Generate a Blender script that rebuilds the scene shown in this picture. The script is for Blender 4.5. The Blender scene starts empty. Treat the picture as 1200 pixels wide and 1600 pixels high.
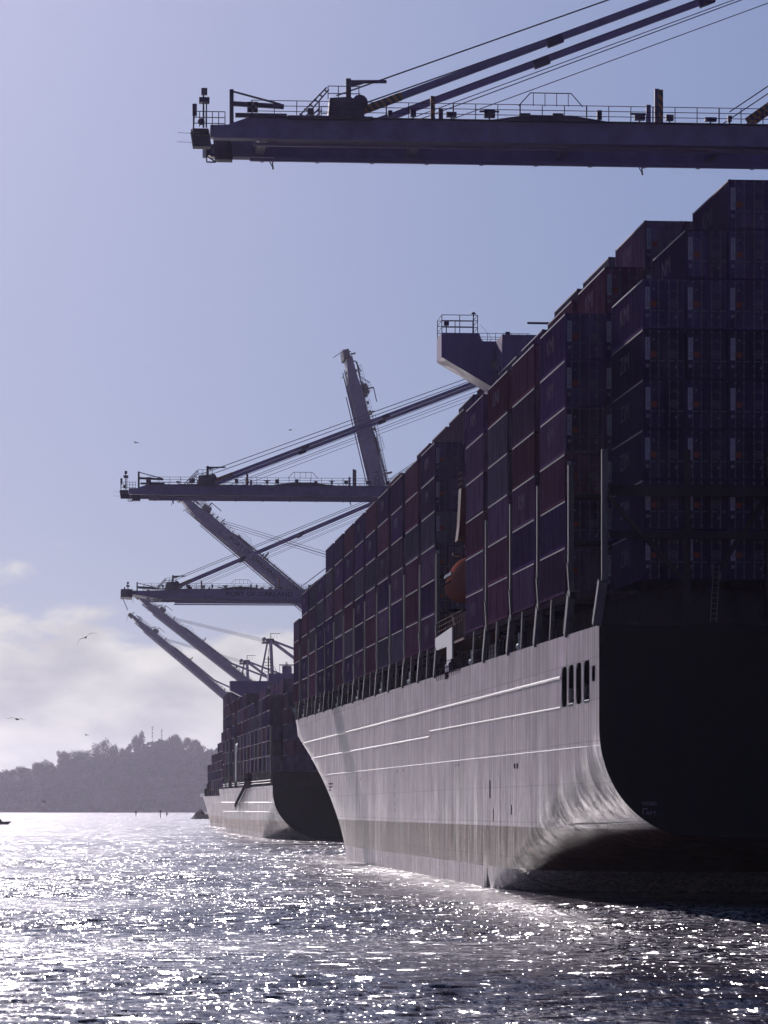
import bpy, bmesh, math, random
import numpy as np
from mathutils import Vector, Matrix

R = math.radians
random.seed(7)
rng = np.random.default_rng(11)
scene = bpy.context.scene
col = scene.collection

# ------------------------------------------------------------------ camera
CAM_H = 5.8
FPX = 5532.0                      # focal length in pixels of the 1200 px wide photograph
YAW = math.atan(470.5 / FPX)      # the lens looks this far to the right of the ships' axis (+Y)
cam_data = bpy.data.cameras.new('camera')
cam = bpy.data.objects.new('camera', cam_data)
col.objects.link(cam)
cam.location = (0, 0, CAM_H)
cam.rotation_euler = (R(90), 0, -YAW)
cam_data.sensor_fit = 'HORIZONTAL'
cam_data.sensor_width = 36.0
cam_data.lens = 36.0 * FPX / 1200.0
cam_data.shift_y = 464.0 / 1200.0
cam_data.clip_start = 1.0
cam_data.clip_end = 30000.0
scene.camera = cam

# ------------------------------------------------------------------ light
SUN_EL = R(19.0)
SUN_AZ = R(8.5)                   # to the left of the ships' axis
sun_dir = Vector((-math.sin(SUN_AZ) * math.cos(SUN_EL), math.cos(SUN_AZ) * math.cos(SUN_EL), math.sin(SUN_EL)))
sl = bpy.data.lights.new('sun', 'SUN')
sl.energy = 5.0
sl.angle = R(0.53)
sl.color = (1.0, 0.91, 0.93)
so = bpy.data.objects.new('sun', sl)
col.objects.link(so)
so.rotation_euler = (-sun_dir).to_track_quat('-Z', 'Y').to_euler()

world = bpy.data.worlds.new('World')
scene.world = world
world.use_nodes = True
wn = world.node_tree
for n in list(wn.nodes):
    wn.nodes.remove(n)

def N(tree, kind, **kw):
    n = tree.nodes.new(kind)
    for k, v in kw.items():
        setattr(n, k, v)
    return n

def world_nodes():
    L = wn.links.new
    out = N(wn, 'ShaderNodeOutputWorld')
    bg = N(wn, 'ShaderNodeBackground')
    bg.inputs['Strength'].default_value = 0.104
    sky = N(wn, 'ShaderNodeTexSky')
    sky.sky_type = 'NISHITA'
    sky.sun_disc = False
    sky.sun_elevation = SUN_EL
    sky.sun_rotation = -SUN_AZ
    sky.altitude = 0
    sky.air_density = 0.3
    sky.dust_density = 0.12
    sky.ozone_density = 3.0
    tc = N(wn, 'ShaderNodeTexCoord')
    sep = N(wn, 'ShaderNodeSeparateXYZ')
    L(tc.outputs['Generated'], sep.inputs[0])
    # thin marine-layer veil: pulls the clear sky towards lavender, all round
    tint = N(wn, 'ShaderNodeMix', data_type='RGBA', blend_type='MULTIPLY')
    tint.inputs['Factor'].default_value = 1.0
    L(sky.outputs[0], tint.inputs['A'])
    veil = N(wn, 'ShaderNodeMapRange')
    veil.inputs['From Min'].default_value = 0.0; veil.inputs['From Max'].default_value = 0.30
    veil.inputs['To Min'].default_value = 0.22; veil.inputs['To Max'].default_value = 1.0
    L(sep.outputs['Z'], veil.inputs['Value'])
    vt = N(wn, 'ShaderNodeMix', data_type='RGBA', blend_type='MULTIPLY')
    vt.inputs['Factor'].default_value = 1.0
    vt.inputs['A'].default_value = (1.52, 1.28, 1.17, 1)
    L(veil.outputs[0], vt.inputs['B'])
    L(vt.outputs['Result'], tint.inputs['B'])
    # low cloud bank, all round the horizon
    mp = N(wn, 'ShaderNodeMapping')
    mp.inputs['Scale'].default_value = (21, 21, 46)
    mp.inputs['Location'].default_value = (3.1, 1.7, 0.35)
    L(tc.outputs['Generated'], mp.inputs[0])
    nz = N(wn, 'ShaderNodeTexNoise')
    nz.inputs['Scale'].default_value = 1.0
    nz.inputs['Detail'].default_value = 9
    nz.inputs['Roughness'].default_value = 0.5
    nz.inputs['Distortion'].default_value = 0.35
    L(mp.outputs[0], nz.inputs['Vector'])
    # height falloff: solid below about 2 degrees, gone above about 4
    fall = N(wn, 'ShaderNodeMapRange')
    fall.inputs['From Min'].default_value = 0.026
    fall.inputs['From Max'].default_value = 0.086
    fall.inputs['To Min'].default_value = 0.33
    fall.inputs['To Max'].default_value = -0.40
    L(sep.outputs['Z'], fall.inputs['Value'])
    add = N(wn, 'ShaderNodeMath', operation='ADD')
    L(nz.outputs['Fac'], add.inputs[0]); L(fall.outputs[0], add.inputs[1])
    ramp = N(wn, 'ShaderNodeMapRange', interpolation_type='SMOOTHSTEP')
    ramp.inputs['From Min'].default_value = 0.455
    ramp.inputs['From Max'].default_value = 0.565
    L(add.outputs[0], ramp.inputs['Value'])
    # cloud body: a little darker and bluer in its thick parts
    nz2 = N(wn, 'ShaderNodeTexNoise')
    nz2.inputs['Scale'].default_value = 1.7
    nz2.inputs['Detail'].default_value = 6
    L(mp.outputs[0], nz2.inputs['Vector'])
    cr = N(wn, 'ShaderNodeValToRGB')
    cr.color_ramp.elements[0].position = 0.3
    cr.color_ramp.elements[0].color = (4.7, 4.6, 5.2, 1)
    cr.color_ramp.elements[1].position = 0.7
    cr.color_ramp.elements[1].color = (7.2, 7.0, 7.0, 1)
    L(nz2.outputs['Fac'], cr.inputs[0])
    mix = N(wn, 'ShaderNodeMix', data_type='RGBA')
    L(ramp.outputs[0], mix.inputs['Factor'])
    L(tint.outputs['Result'], mix.inputs['A'])
    L(cr.outputs[0], mix.inputs['B'])
    L(mix.outputs['Result'], bg.inputs['Color'])
    L(bg.outputs[0], out.inputs['Surface'])
world_nodes()

scene.render.engine = 'CYCLES'
vs = scene.view_settings
vs.view_transform = 'Standard'
vs.look = 'None'
vs.exposure = 0.0
vs.gamma = 1.0
vs.use_curve_mapping = False
cy = scene.cycles
cy.max_bounces = 6
cy.diffuse_bounces = 2
cy.glossy_bounces = 3
cy.transparent_max_bounces = 8
cy.volume_bounces = 0
cy.sample_clamp_indirect = 12.0
cy.use_denoising = True
cy.caustics_reflective = True

# ------------------------------------------------------------------ helpers
def tag(o, label=None, cat=None, group=None, kind=None):
    if label: o['label'] = label
    if cat: o['category'] = cat
    if group: o['group'] = group
    if kind: o['kind'] = kind
    return o

def thing(name, label, cat, loc=(0, 0, 0), group=None):
    o = bpy.data.objects.new(name, None)
    col.objects.link(o)
    o.location = loc
    o.empty_display_size = 0.5
    tag(o, label, cat, group)
    return o

def wloc(o):
    v = Vector((0, 0, 0))
    while o is not None:
        v += Vector(o.location)
        o = o.parent
    return v

class MB:
    """collects boxes, beams and tubes in world coordinates"""
    def __init__(self):
        self.v = []; self.f = []
    def quad_box(self, c):
        b = len(self.v)
        self.v += [tuple(p) for p in c]
        for q in ((0, 3, 2, 1), (4, 5, 6, 7), (0, 1, 5, 4), (1, 2, 6, 5), (2, 3, 7, 6), (3, 0, 4, 7)):
            self.f.append(tuple(b + i for i in q))
        return self
    def box(self, x0, x1, y0, y1, z0, z1):
        return self.quad_box([(x0, y0, z0), (x1, y0, z0), (x1, y1, z0), (x0, y1, z0),
                              (x0, y0, z1), (x1, y0, z1), (x1, y1, z1), (x0, y1, z1)])
    def bar(self, p, q, w, h=None, up=(0, 0, 1)):
        """square beam from p to q: w along the side, h along 'up'"""
        h = w if h is None else h
        p = Vector(p); q = Vector(q)
        d = (q - p).normalized()
        u = Vector(up)
        if abs(d.dot(u)) > 0.98: u = Vector((0, 1, 0))
        s = d.cross(u).normalized(); t = s.cross(d).normalized()
        s *= w / 2; t *= h / 2
        return self.quad_box([p - s - t, p + s - t, p + s + t, p - s + t,
                              q - s - t, q + s - t, q + s + t, q - s + t][0:8])
    def tube(self, p, q, r, n=6, r2=None):
        r2 = r if r2 is None else r2
        p = Vector(p); q = Vector(q)
        d = (q - p).normalized()
        u = Vector((0, 0, 1)) if abs(d.z) < 0.9 else Vector((0, 1, 0))
        s = d.cross(u).normalized(); t = s.cross(d).normalized()
        b = len(self.v)
        for (c, rr) in ((p, r), (q, r2)):
            for i in range(n):
                a = 2 * math.pi * i / n
                self.v.append(tuple(c + s * rr * math.cos(a) + t * rr * math.sin(a)))
        for i in range(n):
            j = (i + 1) % n
            self.f.append((b + i, b + j, b + n + j, b + n + i))
        self.f.append(tuple(b + i for i in reversed(range(n))))
        self.f.append(tuple(b + n + i for i in range(n)))
        return self
    def prism(self, poly, y0, y1):
        """poly in (x, z), extruded along Y"""
        b = len(self.v); n = len(poly)
        self.v += [(x, y0, z) for x, z in poly] + [(x, y1, z) for x, z in poly]
        self.f.append(tuple(b + i for i in range(n)))
        self.f.append(tuple(b + n + i for i in reversed(range(n))))
        for i in range(n):
            j = (i + 1) % n
            self.f.append((b + j, b + i, b + n + i, b + n + j))
        return self
    def prism_x(self, poly, x0, x1):
        """poly in (y, z), extruded along X"""
        b = len(self.v); n = len(poly)
        self.v += [(x0, y, z) for y, z in poly] + [(x1, y, z) for y, z in poly]
        self.f.append(tuple(b + i for i in range(n)))
        self.f.append(tuple(b + n + i for i in reversed(range(n))))
        for i in range(n):
            j = (i + 1) % n
            self.f.append((b + j, b + i, b + n + i, b + n + j))
        return self
    def sphere(self, c, rx, ry, rz, nu=8, nv=6):
        b = len(self.v)
        for j in range(nv + 1):
            th = math.pi * j / nv
            for i in range(nu):
                a = 2 * math.pi * i / nu
                self.v.append((c[0] + rx * math.sin(th) * math.cos(a), c[1] + ry * math.sin(th) * math.sin(a), c[2] + rz * math.cos(th)))
        for j in range(nv):
            for i in range(nu):
                k = (i + 1) % nu
                self.f.append((b + j * nu + i, b + (j + 1) * nu + i, b + (j + 1) * nu + k, b + j * nu + k))
        return self
    def mesh(self, name, mat, origin=(0, 0, 0), smooth=False):
        m = bpy.data.meshes.new(name)
        o = Vector(origin)
        m.from_pydata([tuple(Vector(p) - o) for p in self.v], [], self.f)
        if smooth:
            m.polygons.foreach_set('use_smooth', [True] * len(m.polygons))
        bm = bmesh.new(); bm.from_mesh(m)
        bmesh.ops.recalc_face_normals(bm, faces=bm.faces)
        bm.to_mesh(m); bm.free()
        if mat: m.materials.append(mat)
        m.update()
        return m
    def build(self, name, mat, parent=None, loc=None, smooth=False):
        org = wloc(parent) if parent is not None else Vector(loc if loc else (0, 0, 0))
        m = self.mesh(name, mat, org, smooth)
        ob = bpy.data.objects.new(name, m)
        col.objects.link(ob)
        if parent is not None: ob.parent = parent
        else: ob.location = org
        return ob

def part(name, me, parent, loc=(0, 0, 0), rot=None):
    o = bpy.data.objects.new(name, me)
    col.objects.link(o)
    o.parent = parent
    o.location = loc
    if rot: o.rotation_euler = rot
    return o

_text_cache = {}
def text_mesh(body, size, mat, extrude=0.004, vertical=False, xscale=1.0):
    key = (body, size, mat.name, vertical, xscale)
    if key in _text_cache: return _text_cache[key]
    cu = bpy.data.curves.new('text', 'FONT')
    cu.body = '\n'.join(body) if vertical else body
    cu.size = size
    cu.extrude = extrude
    cu.resolution_u = 2
    cu.align_x = 'CENTER'; cu.align_y = 'CENTER'
    if vertical: cu.space_line = 0.85
    to = bpy.data.objects.new('text', cu)
    col.objects.link(to)
    dg = bpy.context.evaluated_depsgraph_get()
    me = bpy.data.meshes.new_from_object(to.evaluated_get(dg))
    bpy.data.objects.remove(to); bpy.data.curves.remove(cu)
    for v in me.vertices: v.co.x *= xscale
    me.materials.clear(); me.materials.append(mat)
    _text_cache[key] = me
    return me

# ------------------------------------------------------------------ materials
def new_mat(name):
    m = bpy.data.materials.new(name)
    m.use_nodes = True
    t = m.node_tree
    b = t.nodes['Principled BSDF']
    return m, t, b

def paint(name, colr, rough=0.5, var=0.25, scale=(0.6, 0.6, 0.15), rnd=0.0, rust=0.0, metallic=0.0, spec=0.15, bump=0.0):
    """painted steel: uneven tone, faint vertical streaks, optional rust and per-object variation"""
    m, t, b = new_mat(name)
    L = t.links.new
    tc = N(t, 'ShaderNodeTexCoord')
    oi = N(t, 'ShaderNodeObjectInfo')
    off = N(t, 'ShaderNodeVectorMath', operation='SCALE')
    comb = N(t, 'ShaderNodeCombineXYZ')
    L(oi.outputs['Random'], comb.inputs[0]); L(oi.outputs['Random'], comb.inputs[1])
    L(comb.outputs[0], off.inputs[0]); off.inputs['Scale'].default_value = 40.0
    addv = N(t, 'ShaderNodeVectorMath', operation='ADD')
    L(tc.outputs['Object'], addv.inputs[0]); L(off.outputs[0], addv.inputs[1])
    mp = N(t, 'ShaderNodeMapping')
    mp.inputs['Scale'].default_value = scale
    L(addv.outputs[0], mp.inputs[0])
    nz = N(t, 'ShaderNodeTexNoise')
    nz.inputs['Scale'].default_value = 2.0
    nz.inputs['Detail'].default_value = 7
    nz.inputs['Roughness'].default_value = 0.6
    L(mp.outputs[0], nz.inputs['Vector'])
    mr = N(t, 'ShaderNodeMapRange')
    mr.inputs['From Min'].default_value = 0.3; mr.inputs['From Max'].default_value = 0.7
    mr.inputs['To Min'].default_value = 1 - var; mr.inputs['To Max'].default_value = 1 + var
    L(nz.outputs['Fac'], mr.inputs['Value'])
    mul = N(t, 'ShaderNodeMix', data_type='RGBA', blend_type='MULTIPLY')
    mul.inputs['Factor'].default_value = 1
    mul.inputs['A'].default_value = (*colr, 1)
    L(mr.outputs[0], mul.inputs['B'])
    last = mul.outputs['Result']
    if rnd > 0:
        hs = N(t, 'ShaderNodeHueSaturation')
        r2 = N(t, 'ShaderNodeMapRange')
        r2.inputs['To Min'].default_value = 1 - rnd; r2.inputs['To Max'].default_value = 1 + rnd
        L(oi.outputs['Random'], r2.inputs['Value'])
        L(r2.outputs[0], hs.inputs['Value'])
        L(last, hs.inputs['Color'])
        last = hs.outputs[0]
    if rust > 0:
        nr = N(t, 'ShaderNodeTexNoise')
        nr.inputs['Scale'].default_value = 3.1
        nr.inputs['Detail'].default_value = 8
        nr.inputs['Roughness'].default_value = 0.65
        L(mp.outputs[0], nr.inputs['Vector'])
        rr = N(t, 'ShaderNodeMapRange')
        rr.inputs['From Min'].default_value = 0.58; rr.inputs['From Max'].default_value = 0.72
        rr.inputs['To Max'].default_value = rust
        L(nr.outputs['Fac'], rr.inputs['Value'])
        mx = N(t, 'ShaderNodeMix', data_type='RGBA')
        L(rr.outputs[0], mx.inputs['Factor']); L(last, mx.inputs['A'])
        mx.inputs['B'].default_value = (0.07, 0.03, 0.022, 1)
        last = mx.outputs['Result']
    L(last, b.inputs['Base Color'])
    ro = N(t, 'ShaderNodeMapRange')
    ro.inputs['From Min'].default_value = 0.3; ro.inputs['From Max'].default_value = 0.7
    ro.inputs['To Min'].default_value = max(rough - 0.08, 0.05); ro.inputs['To Max'].default_value = min(rough + 0.1, 1)
    L(nz.outputs['Fac'], ro.inputs['Value'])
    L(ro.outputs[0], b.inputs['Roughness'])
    b.inputs['Metallic'].default_value = metallic
    b.inputs['Specular IOR Level'].default_value = spec
    if bump > 0:
        bp = N(t, 'ShaderNodeBump')
        bp.inputs['Strength'].default_value = bump
        bp.inputs['Distance'].default_value = 0.05
        L(nz.outputs['Fac'], bp.inputs['Height'])
        L(bp.outputs[0], b.inputs['Normal'])
    return m

def hull_material(name, top, band, band_lo, band_hi, low, seam_pitch=11.5, rough=0.5, streak=1.0):
    """ship side: paint above, boot-topping band, pale fouled strip at the water; plate seams, streaks and scuffs"""
    m, t, b = new_mat(name)
    L = t.links.new
    tc = N(t, 'ShaderNodeTexCoord')
    geo = N(t, 'ShaderNodeNewGeometry')
    sep = N(t, 'ShaderNodeSeparateXYZ')
    L(geo.outputs['Position'], sep.inputs[0])
    # streaks: long in z, short in y
    mp = N(t, 'ShaderNodeMapping'); mp.inputs['Scale'].default_value = (0.9, 0.9, 0.05)
    L(geo.outputs['Position'], mp.inputs[0])
    st = N(t, 'ShaderNodeTexNoise'); st.inputs['Scale'].default_value = 1.0; st.inputs['Detail'].default_value = 8; st.inputs['Roughness'].default_value = 0.7
    L(mp.outputs[0], st.inputs['Vector'])
    # blotches
    bl = N(t, 'ShaderNodeTexNoise'); bl.inputs['Scale'].default_value = 0.22; bl.inputs['Detail'].default_value = 9; bl.inputs['Roughness'].default_value = 0.65
    L(geo.outputs['Position'], bl.inputs['Vector'])
    # scuffs near the band
    mp3 = N(t, 'ShaderNodeMapping'); mp3.inputs['Scale'].default_value = (0.25, 0.25, 1.6)
    L(geo.outputs['Position'], mp3.inputs[0])
    sc = N(t, 'ShaderNodeTexNoise'); sc.inputs['Scale'].default_value = 1.2; sc.inputs['Detail'].default_value = 10; sc.inputs['Roughness'].default_value = 0.72; sc.inputs['Distortion'].default_value = 1.2
    L(mp3.outputs[0], sc.inputs['Vector'])
    # wobbling band edges
    wob = N(t, 'ShaderNodeMath', operation='MULTIPLY_ADD')
    L(st.outputs['Fac'], wob.inputs[0]); wob.inputs[1].default_value = 0.12; L(sep.outputs['Z'], wob.inputs[2])
    def step(lo, hi):
        r = N(t, 'ShaderNodeMapRange')
        r.inputs['From Min'].default_value = lo; r.inputs['From Max'].default_value = hi
        L(wob.outputs[0], r.inputs['Value'])
        return r.outputs[0]
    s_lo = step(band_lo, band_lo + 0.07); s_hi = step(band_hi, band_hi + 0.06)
    def shade(colr, amt, srcs):
        last = None
        base = colr
        node = N(t, 'ShaderNodeMapRange')
        node.inputs['From Min'].default_value = 0.3; node.inputs['From Max'].default_value = 0.72
        node.inputs['To Min'].default_value = 1 - amt; node.inputs['To Max'].default_value = 1 + amt
        L(srcs, node.inputs['Value'])
        mm = N(t, 'ShaderNodeMix', data_type='RGBA', blend_type='MULTIPLY')
        mm.inputs['Factor'].default_value = 1; mm.inputs['A'].default_value = (*base, 1)
        L(node.outputs[0], mm.inputs['B'])
        return mm.outputs['Result']
    ctop = shade(top, 0.30 * streak, st.outputs['Fac'])
    cband = shade(band, 0.6, sc.outputs['Fac'])
    clow = shade(low, 0.35, st.outputs['Fac'])  # lowest strip: glow off the water put into a pale tone
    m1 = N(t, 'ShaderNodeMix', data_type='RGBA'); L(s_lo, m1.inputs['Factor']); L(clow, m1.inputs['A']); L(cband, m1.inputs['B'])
    m2 = N(t, 'ShaderNodeMix', data_type='RGBA'); L(s_hi, m2.inputs['Factor']); L(m1.outputs['Result'], m2.inputs['A']); L(ctop, m2.inputs['B'])
    # blotch multiply
    bm_ = N(t, 'ShaderNodeMapRange'); bm_.inputs['From Min'].default_value = 0.35; bm_.inputs['From Max'].default_value = 0.65
    bm_.inputs['To Min'].default_value = 0.62; bm_.inputs['To Max'].default_value = 1.25
    L(bl.outputs['Fac'], bm_.inputs['Value'])
    m3 = N(t, 'ShaderNodeMix', data_type='RGBA', blend_type='MULTIPLY'); m3.inputs['Factor'].default_value = 1
    L(m2.outputs['Result'], m3.inputs['A']); L(bm_.outputs[0], m3.inputs['B'])
    # rust runs
    rs = N(t, 'ShaderNodeTexNoise'); rs.inputs['Scale'].default_value = 1.9; rs.inputs['Detail'].default_value = 6
    L(mp.outputs[0], rs.inputs['Vector'])
    rr = N(t, 'ShaderNodeMapRange'); rr.inputs['From Min'].default_value = 0.62; rr.inputs['From Max'].default_value = 0.78; rr.inputs['To Max'].default_value = 0.75
    L(rs.outputs['Fac'], rr.inputs['Value'])
    m4 = N(t, 'ShaderNodeMix', data_type='RGBA'); L(rr.outputs[0], m4.inputs['Factor']); L(m3.outputs['Result'], m4.inputs['A'])
    m4.inputs['B'].default_value = (0.05, 0.028, 0.022, 1)
    # vertical plate seams
    seam = N(t, 'ShaderNodeMath', operation='PINGPONG'); L(sep.outputs['Y'], seam.inputs[0]); seam.inputs[1].default_value = seam_pitch / 2
    se = N(t, 'ShaderNodeMapRange'); se.inputs['From Min'].default_value = 0.0; se.inputs['From Max'].default_value = 0.26; se.inputs['To Min'].default_value = 0.9; se.inputs['To Max'].default_value = 0.0
    L(seam.outputs[0], se.inputs['Value'])
    m5 = N(t, 'ShaderNodeMix', data_type='RGBA'); L(se.outputs[0], m5.inputs['Factor']); L(m4.outputs['Result'], m5.inputs['A'])
    m5.inputs['B'].default_value = (0.02, 0.016, 0.02, 1)
    # plates differ a little in tone
    cb = N(t, 'ShaderNodeCombineXYZ'); L(sep.outputs['Y'], cb.inputs[0]); L(sep.outputs['Z'], cb.inputs[1])
    bk = N(t, 'ShaderNodeTexBrick'); L(cb.outputs[0], bk.inputs['Vector'])
    bk.inputs['Scale'].default_value = 1.0; bk.inputs['Brick Width'].default_value = seam_pitch; bk.inputs['Row Height'].default_value = 2.45; bk.inputs['Mortar Size'].default_value = 0.05
    bk.inputs['Color1'].default_value = (0.80, 0.79, 0.81, 1); bk.inputs['Color2'].default_value = (1.12, 1.10, 1.10, 1); bk.inputs['Mortar'].default_value = (0.62, 0.58, 0.6, 1)
    m6 = N(t, 'ShaderNodeMix', data_type='RGBA', blend_type='MULTIPLY'); m6.inputs['Factor'].default_value = 1.0
    L(m5.outputs['Result'], m6.inputs['A']); L(bk.outputs['Color'], m6.inputs['B'])
    # fine runs of dirt
    mp6 = N(t, 'ShaderNodeMapping'); mp6.inputs['Scale'].default_value = (3.2, 3.2, 0.09); L(geo.outputs['Position'], mp6.inputs[0])
    fs6 = N(t, 'ShaderNodeTexNoise'); fs6.inputs['Scale'].default_value = 1.0; fs6.inputs['Detail'].default_value = 5; L(mp6.outputs[0], fs6.inputs['Vector'])
    fr6 = N(t, 'ShaderNodeMapRange'); fr6.inputs['From Min'].default_value = 0.36; fr6.inputs['From Max'].default_value = 0.6; fr6.inputs['To Min'].default_value = 0.34; fr6.inputs['To Max'].default_value = 1.1
    L(fs6.outputs['Fac'], fr6.inputs['Value'])
    m7 = N(t, 'ShaderNodeMix', data_type='RGBA', blend_type='MULTIPLY'); m7.inputs['Factor'].default_value = 1.0
    L(m6.outputs['Result'], m7.inputs['A']); L(fr6.outputs[0], m7.inputs['B'])
    # scraped, wandering fender lines low on the side
    mp7 = N(t, 'ShaderNodeMapping'); mp7.inputs['Scale'].default_value = (0.16, 0.16, 1.0); L(geo.outputs['Position'], mp7.inputs[0])
    sc7 = N(t, 'ShaderNodeTexNoise'); sc7.inputs['Scale'].default_value = 1.1; sc7.inputs['Detail'].default_value = 7; sc7.inputs['Roughness'].default_value = 0.6; sc7.inputs['Distortion'].default_value = 0.8; L(mp7.outputs[0], sc7.inputs['Vector'])
    d7 = N(t, 'ShaderNodeMath', operation='PINGPONG'); L(sc7.outputs['Fac'], d7.inputs[0]); d7.inputs[1].default_value = 0.035
    l7 = N(t, 'ShaderNodeMapRange'); l7.inputs['From Min'].default_value = 0.0; l7.inputs['From Max'].default_value = 0.009; l7.inputs['To Min'].default_value = 1.0; l7.inputs['To Max'].default_value = 0.0; L(d7.outputs[0], l7.inputs['Value'])
    mk = N(t, 'ShaderNodeTexNoise'); mk.inputs['Scale'].default_value = 0.055; mk.inputs['Detail'].default_value = 4; L(geo.outputs['Position'], mk.inputs['Vector'])
    mr7 = N(t, 'ShaderNodeMapRange'); mr7.inputs['From Min'].default_value = 0.45; mr7.inputs['From Max'].default_value = 0.54; L(mk.outputs['Fac'], mr7.inputs['Value'])
    zl = N(t, 'ShaderNodeMapRange'); zl.inputs['From Min'].default_value = 5.2; zl.inputs['From Max'].default_value = 8.5; zl.inputs['To Min'].default_value = 0.85; zl.inputs['To Max'].default_value = 0.0; L(sep.outputs['Z'], zl.inputs['Value'])
    x7 = N(t, 'ShaderNodeMath', operation='MULTIPLY'); L(l7.outputs[0], x7.inputs[0]); L(mr7.outputs[0], x7.inputs[1])
    x8 = N(t, 'ShaderNodeMath', operation='MULTIPLY'); L(x7.outputs[0], x8.inputs[0]); L(zl.outputs[0], x8.inputs[1])
    m8 = N(t, 'ShaderNodeMix', data_type='RGBA'); L(x8.outputs[0], m8.inputs['Factor']); L(m7.outputs['Result'], m8.inputs['A']); m8.inputs['B'].default_value = (0.018, 0.012, 0.014, 1)
    L(m8.outputs['Result'], b.inputs['Base Color'])
    spc = N(t, 'ShaderNodeMapRange'); L(s_hi, spc.inputs['Value']); spc.inputs['To Min'].default_value = 0.012; spc.inputs['To Max'].default_value = 0.06; L(spc.outputs[0], b.inputs['Specular IOR Level'])
    ro = N(t, 'ShaderNodeMapRange'); ro.inputs['From Min'].default_value = 0.3; ro.inputs['From Max'].default_value = 0.7
    ro.inputs['To Min'].default_value = rough - 0.10; ro.inputs['To Max'].default_value = rough + 0.16
    L(st.outputs['Fac'], ro.inputs['Value'])
    # seams and rust are matt
    ro2 = N(t, 'ShaderNodeMath', operation='ADD'); L(ro.outputs[0], ro2.inputs[0])
    ro3 = N(t, 'ShaderNodeMath', operation='MULTIPLY'); L(rr.outputs[0], ro3.inputs[0]); ro3.inputs[1].default_value = 0.3
    L(ro3.outputs[0], ro2.inputs[1])
    L(ro2.outputs[0], b.inputs['Roughness'])
    # plating shows its frames: slight hungry-horse waviness and streak relief
    fr = N(t, 'ShaderNodeMath', operation='SINE'); fm = N(t, 'ShaderNodeMath', operation='MULTIPLY'); L(sep.outputs['Y'], fm.inputs[0]); fm.inputs[1].default_value = 2 * math.pi / 0.9
    L(fm.outputs[0], fr.inputs[0])
    hsum = N(t, 'ShaderNodeMath', operation='MULTIPLY_ADD'); L(st.outputs['Fac'], hsum.inputs[0]); hsum.inputs[1].default_value = 1.6; 
    fs = N(t, 'ShaderNodeMath', operation='MULTIPLY'); L(fr.outputs[0], fs.inputs[0]); fs.inputs[1].default_value = 0.05
    L(fs.outputs[0], hsum.inputs[2])
    hs2 = N(t, 'ShaderNodeMath', operation='MULTIPLY_ADD'); L(se.outputs[0], hs2.inputs[0]); hs2.inputs[1].default_value = -0.3; L(hsum.outputs[0], hs2.inputs[2])
    bp = N(t, 'ShaderNodeBump'); bp.inputs['Strength'].default_value = 0.35; bp.inputs['Distance'].default_value = 0.03
    L(hs2.outputs[0], bp.inputs['Height'])
    L(bp.outputs[0], b.inputs['Normal'])
    return m

def plain(name, colr, rough=0.6, spec=0.5, metallic=0.0):
    m, t, b = new_mat(name)
    L = t.links.new
    tc = N(t, 'ShaderNodeTexCoord')
    nz = N(t, 'ShaderNodeTexNoise'); nz.inputs['Scale'].default_value = 3; nz.inputs['Detail'].default_value = 5
    L(tc.outputs['Object'], nz.inputs['Vector'])
    mr = N(t, 'ShaderNodeMapRange'); mr.inputs['To Min'].default_value = 0.75; mr.inputs['To Max'].default_value = 1.25
    L(nz.outputs['Fac'], mr.inputs['Value'])
    mm = N(t, 'ShaderNodeMix', data_type='RGBA', blend_type='MULTIPLY'); mm.inputs['Factor'].default_value = 1
    mm.inputs['A'].default_value = (*colr, 1); L(mr.outputs[0], mm.inputs['B'])
    L(mm.outputs['Result'], b.inputs['Base Color'])
    b.inputs['Roughness'].default_value = rough
    b.inputs['Specular IOR Level'].default_value = spec
    b.inputs['Metallic'].default_value = metallic
    return m

def stripes(name, ca, cb, pitch):
    m, t, b = new_mat(name)
    L = t.links.new
    tc = N(t, 'ShaderNodeTexCoord'); sep = N(t, 'ShaderNodeSeparateXYZ'); L(tc.outputs['Object'], sep.inputs[0])
    ad = N(t, 'ShaderNodeMath', operation='MULTIPLY_ADD'); L(sep.outputs['Z'], ad.inputs[0]); ad.inputs[1].default_value = 0.9; L(sep.outputs['X'], ad.inputs[2])
    pp = N(t, 'ShaderNodeMath', operation='PINGPONG'); L(ad.outputs[0], pp.inputs[0]); pp.inputs[1].default_value = pitch
    gt = N(t, 'ShaderNodeMath', operation='GREATER_THAN'); L(pp.outputs[0], gt.inputs[0]); gt.inputs[1].default_value = pitch / 2
    mx = N(t, 'ShaderNodeMix', data_type='RGBA'); L(gt.outputs[0], mx.inputs['Factor']); mx.inputs['A'].default_value = (*ca, 1); mx.inputs['B'].default_value = (*cb, 1)
    L(mx.outputs['Result'], b.inputs['Base Color']); b.inputs['Roughness'].default_value = 0.6
    return m

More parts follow.
